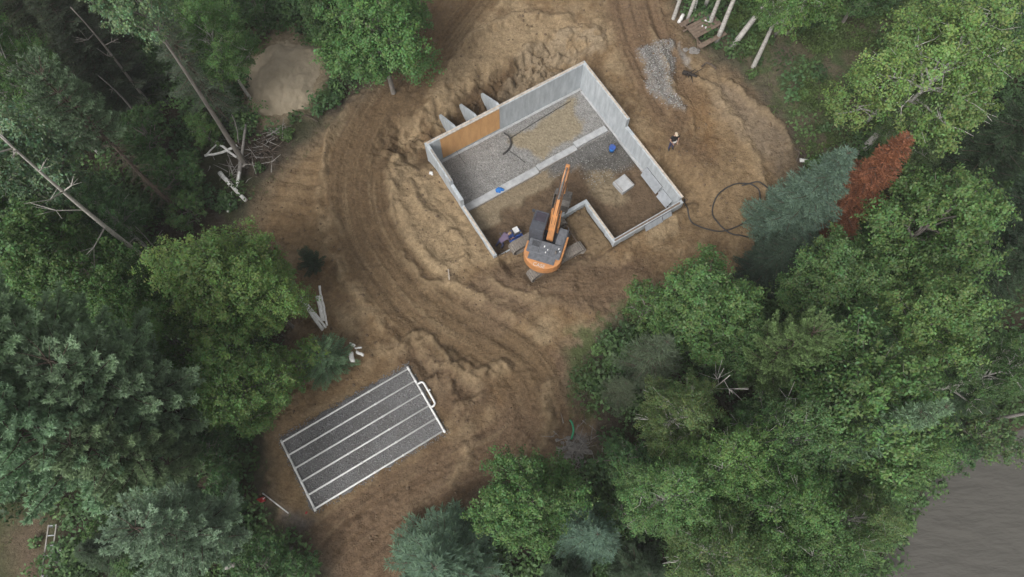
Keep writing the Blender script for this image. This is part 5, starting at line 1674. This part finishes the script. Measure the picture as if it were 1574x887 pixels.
W_, N_, S_, E2 = 'trees of the western woods', 'trees along the north edge', 'trees below the gravel bed', 'trees of the eastern woods'
TREES = [
    # west and north-west
    ('birch_a', 14, 105, 12, 62, GREEN, 'light green birch crown at the left edge, above the bare leaning trunk', W_),
    ('aspen', 208, 14, 15, 66, TEAL, 'tall poplar with its crown at the top edge and long bare trunk below it', W_),
    ('birch_b', 335, 70, 8, 58, GREEN, 'light green bushy tree left of the sand pile', W_),
    ('spruce_thin', 298, 112, 9.5, 58, GREYG, 'thin grey-green spruce with bare drooping boughs left of the sand pile', W_),
    ('pine_high', 116, 168, 13, 46, ASHG, 'slender pine with a small pale crown and long dead lower branches', W_),
    ('spruce_a', 62, 22, 12, 66, C(.082, .102, .062), 'dark brownish spruce in the top left corner', W_),
    ('spruce_b', 150, 92, 10, 60, C(.082, .102, .062), 'dark spruce below the tall poplar crown', W_),
    ('spruce_a', -20, 40, 13, 70, C(.082, .102, .062), 'dark spruce cut by the left edge at the top corner', W_),
    ('spruce_b', 112, -18, 12, 62, C(.082, .102, .062), 'dark spruce cut by the top edge beside the poplar', W_),
    ('spruce_thin', 60, 165, 9, 48, C(.082, .102, .062), 'sparse dark spruce between the left birch and the slender pine', W_),
    ('birch_b', 275, -5, 10, 52, OLIVE, 'dull green tree at the top edge right of the poplar', W_),
    ('maple_a', 38, 268, 12, 92, TEAL, 'bluish green broadleaf crown at the left edge behind the bare leaning trunk', W_),
    ('maple_b', 75, 398, 10, 92, GREEN, 'bright green maple at the left edge below the bare leaning trunk', W_),
    ('ash_a', -25, 340, 11, 80, GREEN, 'green tree half outside the left edge above the bright maple', W_),
    ('birch_b', 165, 330, 7, 56, DEEP, 'dark green tree the bare leaning trunk crosses', W_),
    ('maple_a', 190, 452, 8, 66, GREEN, 'green tree between the bright left maple and the big yellow-green tree', W_),
    ('sapling', 318, 205, 3, 34, GREEN, 'leafy sapling left of the birch log pile', W_),
    ('sapling', 262, 268, 4, 58, DEEP, 'dark sapling in the gap right of the slender pine', W_),
    ('sapling', 290, 325, 3, 42, GREEN, 'sapling below the birch log pile', W_),
    ('sapling', 225, 205, 4, 50, DEEP, 'dark sapling under the poplar trunk', W_),
    ('sapling', 395, 20, 4, 40, DEEP, 'dark sapling above the sand pile', W_),
    ('ash_a', 340, 430, 9, 98, LIME, 'big yellow-green tree between the woods and the haul road, upper left part', W_),
    ('ash_a', 392, 448, 8.5, 70, LIME, 'big yellow-green tree closest to the birch poles', W_),
    ('ash_a', 355, 586, 8, 80, LIME, 'yellow-green tree just above the gravel bed', W_),
    ('maple_a', 262, 520, 7, 62, GREEN, 'green tree between the pines and the yellow-green trees', W_),
        ('sapling', 446, 556, 4.2, 56, LIME, 'loose light green sapling over the soil between the birch poles and the gravel bed', W_),
    ('fir_low', 499, 553, 3.0, 55, TEAL, 'low dark green fir spreading over the birch poles', W_),
    ('fir_low', 480, 404, 2.6, 24, C(.05, .085, .05), 'small dark fir alone on the soil below the turn-out', W_),
    # big pines, south-west
    ('pine_a', 50, 555, 16, 150, SAGE, 'large pale white pine at the left edge, uppermost of the pine group', W_),
    ('pine_b', 175, 595, 14, 112, SAGE, 'white pine of the group whose boughs reach furthest toward the gravel bed', W_),
    ('pine_a', 72, 668, 15, 126, SAGE, 'large white pine at the left edge above the worn lawn', W_),
    ('pine_b', 185, 700, 12, 84, C(.24, .33, .18), 'white pine with grey-green boughs above the pale round pine', W_),
    ('pine_b', -30, 640, 17, 110, SAGE, 'white pine half outside the left edge in the middle of the pine group', W_),
    ('pine_b', 268, 815, 11, 86, C(.275, .38, .25), 'pale sage round pine near the bottom edge left of the gravel bed', S_),
    ('sapling', 312, 690, 3.5, 62, DEEP, 'dark bush between the pines and the gravel bed, upper one', S_),
    ('sapling', 335, 762, 3.2, 52, DEEP, 'dark bush just left of the red fuel can', S_),
    ('sapling', 300, 640, 3.5, 48, DARKG, 'very dark bush below the yellow-green tree', S_),
    ('spruce_a', 165, 845, 5, 52, DARKG, 'blackish spruce between the worn lawn and the pale round pine', S_),
    ('maple_a', 215, 885, 5, 48, GREEN, 'bright bush at the bottom edge left of the pale round pine', S_),
    ('sapling', 150, 822, 3.5, 34, GREEN, 'bright sapling beside the grey metal frame', S_),
    ('sapling', 390, 870, 4, 62, DEEP, 'dark bush at the bottom edge under the leaning dead trunk', S_),
    ('sapling', 455, 880, 3, 45, DEEP, 'low dark bush at the bottom edge beside the soil', S_),
    # bottom middle
    ('maple_a', 812, 768, 9.5, 84, GREEN, 'round bright green maple alone at the bottom of the clearing', S_),
    ('spruce_b', 682, 868, 7.5, 92, BLUE, 'pale blue-green spruce at the bottom edge left of the round maple', S_),
    ('spruce_b', 908, 822, 6, 62, BLUE, 'small silvery blue spruce right of the round maple', S_),
    ('spruce_a', 985, 880, 5, 58, DARKG, 'dark spruce at the bottom edge right of the silvery one', S_),
    ('spruce_a', 872, 895, 5, 50, DARKG, 'dark spruce at the bottom edge under the round maple', S_),
    # top
    ('ash_a', 578, 50, 9, 92, GREEN, 'bright green tree at the top edge between sand pile and haul road', N_),
    ('maple_b', 505, 0, 9, 60, DEEP, 'dark green tree at the top edge above the sand pile', N_),
    ('sapling', 628, 30, 4, 38, OLIVE, 'olive bush leaning over the haul road at the top edge', N_),
    ('birch_a', 1150, -120, 13, 76, GREEN, 'tall birch whose white trunk stands right beside the picnic table', N_),
    ('birch_b', 1230, -45, 12, 84, GREEN, 'birch with a fine leafy crown at the top edge over the glade', N_),
    ('birch_a', 1085, -125, 12, 60, GREEN, 'birch with thin white stem behind the picnic table', N_),
    ('maple_b', 1335, -30, 7, 60, DEEP, 'dark green tree at the top edge left of the big birch', N_),
    # east
    ('birch_b', 1440, 108, 12, 128, LIME, 'large bright birch with white limbs in the upper right', E2),
    ('birch_a', 1400, 205, 7, 55, OLIVE, 'lower olive birch under the large bright one', E2),
    ('birch_b', 1525, 40, 10, 55, DEEP, 'dark green tree by the brown bare patch at the top right', E2),
    ('spruce_b', 1232, 318, 8.6, 64, C(.135, .200, .138), 'tall blue spruce leaning over the east edge of the clearing', E2),
    ('spruce_a', 1304, 304, 9.2, 58, RUST, 'dead spruce with rust-red needles behind the blue spruce', E2),
    ('maple_b', 1280, 436, 8.5, 76, GREEN, 'mid green maple just below the blue spruce', E2),
    ('maple_a', 1432, 350, 11, 98, GREEN, 'large green maple below the large bright birch', E2),
    ('maple_b', 1425, 492, 11, 80, LIME, 'bright green maple in the middle of the right side', E2),
    ('spruce_a', 1546, 215, 10, 62, DARKG, 'dark spruce at the right edge below the brown bare patch', E2),
    ('spruce_b', 1560, 330, 11, 66, DARKG, 'dark spruce at the right edge beside the large green maple', E2),
    ('spruce_a', 1530, 425, 9, 58, DARKG, 'dark spruce right of the large green maple, second row', E2),
    ('birch_a', 1555, 560, 11, 58, DEEP, 'dark leaning birch with grey trunk at the right edge', E2),
    ('spruce_b', 1500, 600, 8, 48, DARKG, 'dark spruce between the bright maple and the lake shore', E2),
    ('sapling', 1488, 690, 4, 52, DEEP, 'leafy bush on the lake shore', E2),
    ('sapling', 1545, 660, 5, 60, OLIVE, 'olive bush overhanging the lake at the right edge', E2),
    ('maple_a', 1335, 612, 13, 112, GREEN, 'largest green maple of the right side, above the lake', E2),
    ('spruce_b', 1305, 672, 13, 56, TEAL, 'bluish spruce top beside the largest maple', E2),
    ('birch_b', 1388, 700, 10, 66, GREEN, 'green tree between the largest maple and the lake', E2),
    ('birch_b', 1325, 800, 8.5, 68, OLIVE, 'olive tree at the corner of the lake', E2),
    ('birch_a', 1258, 855, 10, 80, DEEP, 'deep green birch at the bottom edge left of the lake', E2),
    ('birch_b', 1205, 778, 11, 88, GREEN, 'broad birch in the middle of the lower right wood', E2),
    ('birch_a', 1122, 715, 11, 80, GREEN, 'birch with pale twigs left of the broad one in the lower right wood', E2),
    ('birch_b', 1048, 640, 9, 74, OLIVE, 'yellowish birch at the upper left of the lower right wood', E2),
    ('birch_a', 1040, 765, 10, 80, GREEN, 'birch nearest the ash-grey soil in the lower right wood', E2),
    ('birch_b', 1108, 850, 10, 88, OLIVE, 'olive birch at the bottom edge, middle of the lower right wood', E2),
    ('birch_a', 1208, 682, 11, 76, DEEP, 'deep green birch below the light pine', E2),
    ('birch_a', 1205, 890, 9, 70, GREEN, 'birch cut by the bottom edge right of the olive one', E2),
    ('sapling', 965, 705, 4.5, 56, DEEP, 'dark sapling right of the ash-grey soil', E2),
    ('sapling', 965, 790, 4.5, 58, DEEP, 'dark sapling above the silvery blue spruce', E2),
    ('maple_b', 1085, 470, 8, 92, GREEN, 'green maple at the soil edge below the foundation', E2),
    ('sapling', 1000, 470, 5, 50, GREEN, 'loose green sapling furthest out on the soil below the foundation', E2),
    ('maple_a', 1145, 525, 7.5, 58, DEEP, 'deep green tree left of the light pine', E2),
    ('pine_b', 1208, 540, 10.5, 66, C(.165, .245, .100), 'light yellowish pine in the middle of the eastern woods', E2),
    ('spruce_thin', 1005, 552, 6.8, 58, GREYG, 'half-dead grey spruce beside the weedy corner of the yard', E2),
    ('spruce_thin', 955, 600, 4.2, 40, GREYG, 'small grey dying spruce above the ash-grey soil', E2),
    ('birch_a', 1320, 520, 8, 66, DEEP, 'deep green tree in the hollow left of the bright maple', E2),
    ('spruce_a', 1190, 400, 5, 52, C(.055, .085, .06), 'dark low spruce under the tall blue spruce', E2),
]
for (kd, px, py, h, rp, colr, lb, gp_) in TREES:
    tree(kd, px, py, h, rp, colr, lb, group=gp_)

# bare and dead stems
def snag(base, h, label, lean=(0, 0), mat='deadwood', r=0.13, forks=7, seed=0, name='bare_tree', group=None):
    rr = random.Random(seed)
    root = thing(name, label, 'tree', base, group=group)
    pts = [Vector((lean[0] * t + 0.15 * math.sin(4 * t + seed) * t, lean[1] * t + 0.12 * math.cos(3 * t + seed) * t, h * t)) for t in np.linspace(0, 1, 10)]
    mb = MB(); mb.tube(pts, [r * (1 - .85 * t) + .008 for t in np.linspace(0, 1, 10)], 8); mb.build('trunk', M[mat], root, True)
    for k in range(forks):
        t = rr.uniform(.55, .97)
        i = int(t * 9)
        a = pts[i]
        d = Vector((rr.gauss(0, 1), rr.gauss(0, 1), rr.uniform(.3, 1.2))).normalized()
        L_ = rr.uniform(.8, 2.2) * (1.25 - t) * 2
        mid = a + d * L_ * .5 + Vector((rr.uniform(-.15, .15), rr.uniform(-.15, .15), 0))
        mb = MB(); mb.tube([a, mid, a + d * L_ + Vector((0, 0, .2))], [r * .28, r * .18, .008], 6)
        for _ in range(3):
            d2 = (d + Vector((rr.gauss(0, .7), rr.gauss(0, .7), rr.gauss(0, .4)))).normalized()
            mb.tube([mid, mid + d2 * L_ * .45], [.014, .004], 5)
        mb.build('branch', M[mat], root, True)
    return root
G4 = 'bare stems in the western woods'
snag(on_ground(264, 429), 15, 'long bare pale trunk leaning out to the left edge', (-.3, .5), 'pale_bark', .15, 9, 3, group=G4)
snag(on_ground(268, 408), 4.5, 'short thin dead stem beside the foot of the long bare trunk', (-.2, .3), 'deadwood', .05, 2, 4, group=G4)
snag(on_ground(239, 170), 9, 'thin dark bare stem left of the poplar trunk', (0, 0), 'bark', .10, 3, 5, group=G4)
snag(on_ground(223, 192), 5, 'short grey broken stem below the poplar', (0, 0), 'deadwood', .08, 1, 6, group=G4)
snag(on_ground(215, 445), 3.2, 'forked dead shrub stem above the pines', (-1.5, .6), 'deadwood', .05, 6, 8, group=G4)
G5 = 'white birch stems at the glade'
snag(on_ground(1101, 66), 12, 'white birch trunk touching the right end of the picnic table', (.1, .2), 'birch', .17, 6, 11, 'birch_tree', G5)
snag(on_ground(1124, 74), 11, 'mossy white birch trunk leaning right of the picnic table', (2.6, .2), 'birch', .19, 6, 12, 'birch_tree', G5)
snag(on_ground(1055, 36), 11, 'pale birch trunk behind the left end of the picnic table', (.1, .1), 'birch', .13, 5, 13, 'birch_tree', G5)
snag(on_ground(1082, 15), 11, 'pale trunk at the top edge behind the picnic table', (.1, .1), 'birch', .15, 5, 14, 'birch_tree', G5)
snag(on_ground(1188, 57), 6, 'grey leaning stem in the glade right of the mossy birch', (2.0, .2), 'bark', .10, 3, 15, 'birch_tree', G5)
snag(on_ground(1208, 54), 5, 'thin grey stem rightmost of the leaning stems in the glade', (1.8, .2), 'bark', .08, 3, 16, 'birch_tree', G5)
snag(on_ground(1478, 562), 9, 'grey leaning trunk at the right side above the lake', (.8, -.3), 'deadwood', .16, 4, 17, group='grey stems by the lake')
snag(on_ground(1495, 652), 7, 'grey trunk leaning over the lake shore', (1.5, .0), 'deadwood', .12, 3, 18, group='grey stems by the lake')
snag(on_ground(1525, 258), 7, 'pale trunk among the dark spruces at the right edge', (.3, .1), 'deadwood', .12, 2, 19, group='grey stems by the lake')
snag(on_ground(1330, 190), 9.5, 'white-limbed birch stem showing through the large bright birch', (.5, .2), 'birch', .12, 12, 20, 'birch_tree')
for i, (bx_, by_, lb) in enumerate([(1130, 690, 'bare pale stem rising through the left birches of the lower right wood'), (1160, 660, 'bare pale stem between the birches below the light pine'), (1090, 620, 'bare grey stem behind the yellowish birch')]):
    snag(on_ground(bx_ - 40, by_ + 10), 8.5, lb, (.2, .1), 'birch', .05, 4, 30 + i, 'bare_tree', 'bare stems of the lower right wood')

# ------------------------------------------------------------------ undergrowth, grass and clods (nobody could count them)
def scatter(n, x0, x1, y0, y1, prob):
    x = rng.uniform(x0, x1, n)
    y = rng.uniform(y0, y1, n)
    keep = rng.random(n) < prob(x, y)
    return x[keep], y[keep]
FO = (1 - clear) * (1 - lawn) * sstep(0.3, 1.2, shore)
def p_under(x, y):
    f = gfield(FO, x, y) * (1 - 0.80 * gfield(glade, x, y))
    dsp = np.hypot((x - c_sand[0]) / 2.7, (y - c_sand[1]) / 3.3)
    lp = np.minimum(np.hypot(x - c_log[0], y - c_log[1]) / 2.0, np.hypot(x - c_brush[0], y - c_brush[1]) / 1.4)
    f = f * sstep(0.75, 1.25, lp) * sstep(0.25, 0.9, gfield(sd_clear, x, y))
    return f * sstep(0.9, 1.15, dsp) * sstep(0.26, 0.42, fbm(x * 0.5, y * 0.5, 3, 501))
c_sand = at(435, 118, 1.6)
c_log, c_brush = at(358, 265, 1.0), at(405, 232, 1.0)
ux, uy = scatter(11500, -38, 38, -6, 42, p_under)
V, F, Tn = [], [], []
off = 0
for i in range(len(ux)):
    hgt = rng.uniform(.35, 1.5)
    wdt = hgt * rng.uniform(.55, .85)
    n = int(34 + 34 * hgt)
    d = unit(rng.normal(size=(n, 3)) + np.array([0, 0, .5]))
    c = np.array([ux[i], uy[i], 0]) + d * np.array([wdt, wdt, hgt * .55]) * rng.uniform(.5, 1.05, n)[:, None]
    c[:, 2] += gz(ux[i], uy[i]) + hgt * .5
    nr = unit(np.array([0, 0, .9]) + d * .4 + rng.normal(size=(n, 3)) * .5)
    v, f = leaf_quads(c, nr, rng.uniform(.14, .30, n), rng)
    V.append(v); F.append(f + off); off += len(v)
    b = rng.uniform(.55, 1.25)
    hue = rng.random()
    base = np.array([.105, .180, .055]) * (1 - hue) + np.array([.070, .145, .055]) * hue
    t = base * b * rng.uniform(.75, 1.25, (n, 1))
    Tn.append(np.repeat(t, 4, axis=0))
o = link('undergrowth', fast_mesh('undergrowth', np.concatenate(V), np.concatenate(F), [M['leaf']], np.concatenate(Tn)))
tag(o, 'dense low green undergrowth covering the forest floor', 'undergrowth', kind='stuff')

def p_grass(x, y):
    g_ = np.maximum(gfield(glade, x, y), gfield(weeds, x, y) * .9)
    g_ = np.maximum(g_, gfield(lawn * (1 - bare), x, y) * 0.8)
    e_ = np.exp(-((gfield(sd_clear, x, y) - 0.3) / 0.6) ** 2) * .35
    return np.maximum(g_, e_) * sstep(.35, .6, fbm(x * .9, y * .9, 3, 521)) * sstep(.6, 1.2, gfield(shore, x, y))
ux, uy = scatter(60000, -32, 32, -4, 40, p_grass)
m = 5
n = len(ux) * m
bx_ = np.repeat(ux, m) + rng.normal(0, .06, n)
by_ = np.repeat(uy, m) + rng.normal(0, .06, n)
bz_ = np.repeat(np.array([gz(a, b) for a, b in zip(ux, uy)]), m) - .01
d = unit(rng.normal(size=(n, 3)) * np.array([1, 1, .15]) + np.array([0, 0, .55]))
v, f = needle_tris(np.stack([bx_, by_, bz_], -1), d, rng.uniform(.10, .34, n), rng.uniform(.02, .05, n), rng, np.array([0, 0, 1.0]))
hue = np.repeat(rng.random(len(ux)), m)[:, None]
t = (np.array([.095, .140, .042]) * (1 - hue) + np.array([.150, .145, .070]) * hue) * rng.uniform(.7, 1.3, (n, 1))
o = link('grass', fast_mesh('grass', v, f, [M['leaf']], np.repeat(t, 3, axis=0)))
tag(o, 'thin grass and weeds in the glade and along the edge of the soil', 'grass', kind='stuff')

# broad ferns dotted over the glade
def p_fern(x, y): return gfield(glade, x, y) * sstep(.46, .60, fbm(x * .45, y * .45, 3, 541))
ux, uy = scatter(5200, 8, 32, 14, 40, p_fern)
V, F, Tn = [], [], []
off = 0
for i in range(len(ux)):
    n = 26
    a = rng.uniform(0, 6.28, n)
    r = rng.uniform(.08, .42, n)
    c = np.stack([ux[i] + r * np.cos(a), uy[i] + r * np.sin(a), gz(ux[i], uy[i]) + .18 + .2 * rng.random(n)], -1)
    nr = unit(np.array([0, 0, 1.0]) + rng.normal(size=(n, 3)) * .35)
    v, f = leaf_quads(c, nr, rng.uniform(.12, .24, n), rng, .5)
    V.append(v); F.append(f + off); off += len(v)
    t = np.array([.105, .160, .045]) * rng.uniform(.6, 1.25) * rng.uniform(.8, 1.2, (n, 1))
    Tn.append(np.repeat(t, 4, axis=0))
o = link('ferns', fast_mesh('ferns', np.concatenate(V), np.concatenate(F), [M['leaf']], np.concatenate(Tn)))
tag(o, 'scattered bright ferns and low plants in the glade', 'ferns', kind='stuff')

# clods, stones and twigs on the open soil
def p_clod(x, y):
    q = gfield(clear * (1 - inside) * sstep(.6, 1.0, sd_pad), x, y)
    return q * (0.25 + .75 * sstep(.5, .65, fbm(x * .8, y * .8, 3, 561))) * (1 - .7 * gfield(road, x, y))
ux, uy = scatter(9000, -16, 19, -1, 35, p_clod)
ic = MB(); ic.blob((0, 0, 0), (1, 1, .7), 6, 4, .25, 3)
iv = np.array(ic.v)
ifc = [f for f in ic.f]
tri = np.array([(f[0], f[1], f[2]) for f in ifc] + [(f[0], f[2], f[3]) for f in ifc if len(f) == 4])
V, F = [], []
off = 0
for i in range(len(ux)):
    s = .02 + .07 * rng.random() ** 3
    a = rng.uniform(0, 6.28)
    ca, sa = math.cos(a), math.sin(a)
    v = iv * s * rng.uniform(.7, 1.4, 3)
    v = np.stack([v[:, 0] * ca - v[:, 1] * sa + ux[i], v[:, 0] * sa + v[:, 1] * ca + uy[i], v[:, 2] + gz(ux[i], uy[i]) + s * .25], -1)
    V.append(v); F.append(tri + off); off += len(v)
o = link('soil_clods', fast_mesh('soil_clods', np.concatenate(V), np.concatenate(F), [M['clod']]))
tag(o, 'small clods and stones strewn over the bare soil', 'clods', kind='stuff')
for o in bpy.data.objects:
    if o.name.startswith(('undergrowth', 'grass', 'ferns')):
        o.color = (1, 1, 1, 1)

# loose stones on the gravel bed and on the gravel inside the foundation
OCT = np.array([(1, 0, 0), (-1, 0, 0), (0, 1, 0), (0, -1, 0), (0, 0, .7), (0, 0, -.7)])
OCF = np.array([(0, 2, 4), (2, 1, 4), (1, 3, 4), (3, 0, 4), (2, 0, 5), (1, 2, 5), (3, 1, 5), (0, 3, 5)])
def stones(name, pts, s0, s1, mat, label, parent=None):
    n = len(pts)
    sc_ = rng.uniform(s0, s1, n)[:, None, None] * rng.uniform(.6, 1.3, (n, 1, 3))
    a = rng.uniform(0, 6.28, n)
    v = OCT[None] * sc_ + rng.normal(0, .12, (n, 6, 3)) * sc_
    ca, sa = np.cos(a)[:, None], np.sin(a)[:, None]
    v = np.stack([v[..., 0] * ca - v[..., 1] * sa, v[..., 0] * sa + v[..., 1] * ca, v[..., 2]], -1) + pts[:, None]
    f = (OCF[None] + (np.arange(n) * 6)[:, None, None]).reshape(-1, 3)
    t = rng.uniform(.55, 1.5, (n, 1)) * rng.uniform(.95, 1.05, (n, 3))
    o = link(name, fast_mesh(name, v.reshape(-1, 3), f, [mat], np.repeat(t, 6, axis=0)), parent)
    o.color = (.20, .197, .195, 1)
    return tag(o, label, 'gravel', kind='stuff')
stone_mat, nt_, bs_ = new_mat('gravel_stone')
oi_ = nt_.nodes.new('ShaderNodeObjectInfo'); a_ = nt_.nodes.new('ShaderNodeAttribute'); a_.attribute_name = 'tint'
mx_ = nt_.nodes.new('ShaderNodeMix'); mx_.data_type = 'RGBA'; mx_.blend_type = 'MULTIPLY'; mx_.inputs['Factor'].default_value = 1
nt_.links.new(oi_.outputs['Color'], mx_.inputs[6]); nt_.links.new(a_.outputs['Color'], mx_.inputs[7]); nt_.links.new(mx_.outputs[2], bs_.inputs['Base Color'])
bs_.inputs['Roughness'].default_value = .95
n = 9000
qx, qy = rng.uniform(-.25, PL + .25, n), rng.uniform(-.5, PW + .3, n)
ei = np.minimum(np.minimum(qx + .3, PL + .3 - qx), np.minimum(qy + .5, PW + .3 - qy))
kp = rng.random(n) < sstep(-.1, .35, ei)
qx, qy = qx[kp], qy[kp]
wx_, wy_ = A_.x + PX.x * qx + PY.x * qy, A_.y + PX.y * qx + PY.y * qy
zb_ = np.where((qx > -.05) & (qx < PL + .05) & (qy > -.2) & (qy < PW), .345, .30)
stones('bed_stones', np.stack([wx_, wy_, zb_], -1), .02, .05, stone_mat, 'loose grey stones of the gravel bed between the white pipes')
n = 12000
qu, qv = rng.uniform(.35, 11.2, n), rng.uniform(.45, 7.4, n)
wx_, wy_ = HO[0] + HU[0] * qu + HV[0] * qv, HO[1] + HU[1] * qu + HV[1] * qv
kp = rng.random(n) < gfield(stony * (1 - .75 * np.maximum(wet, wet2)), wx_, wy_)
wx_, wy_ = wx_[kp], wy_[kp]
st_o = stones('floor_stones', np.stack([wx_, wy_, np.array([gz(a, b) for a, b in zip(wx_, wy_)]) + .008], -1), .02, .042, stone_mat, 'loose grey crushed stone on the floor inside the foundation')
st_o.color = (.25, .243, .232, 1)

n = 5000
c_g = at(1012, 112, .9)
wx_, wy_ = rng.uniform(c_g[0] - 2.2, c_g[0] + 2.6, n), rng.uniform(c_g[1] - 4.5, c_g[1] + 3, n)
kp = rng.random(n) < gfield(G1m, wx_, wy_)
wx_, wy_ = wx_[kp], wy_[kp]
st_o = stones('spilled_stones', np.stack([wx_, wy_, np.array([gz(a, b) for a, b in zip(wx_, wy_)]) + .01], -1), .03, .065, stone_mat, 'spill of grey crushed stone on the soil right of the back corner of the foundation')
st_o.color = (.24, .232, .22, 1)

# thin haze volume added over the site to lift the dark shadows
hb = MB(); hb.box((0, 20, 18.2), (180, 150, 42.4))
hm = bpy.data.materials.new('haze'); hm.use_nodes = True
hn = hm.node_tree.nodes
hn.remove(hn['Principled BSDF'])
pv = hn.new('ShaderNodeVolumePrincipled')
pv.inputs['Color'].default_value = (.93, .95, .97, 1)
pv.inputs['Density'].default_value = 0.0005
hm.node_tree.links.new(pv.outputs[0], hn['Material Output'].inputs['Volume'])
tag(hb.build('haze', hm), 'thin pale haze added over the whole site to lift the shadows', 'haze', kind='stuff')
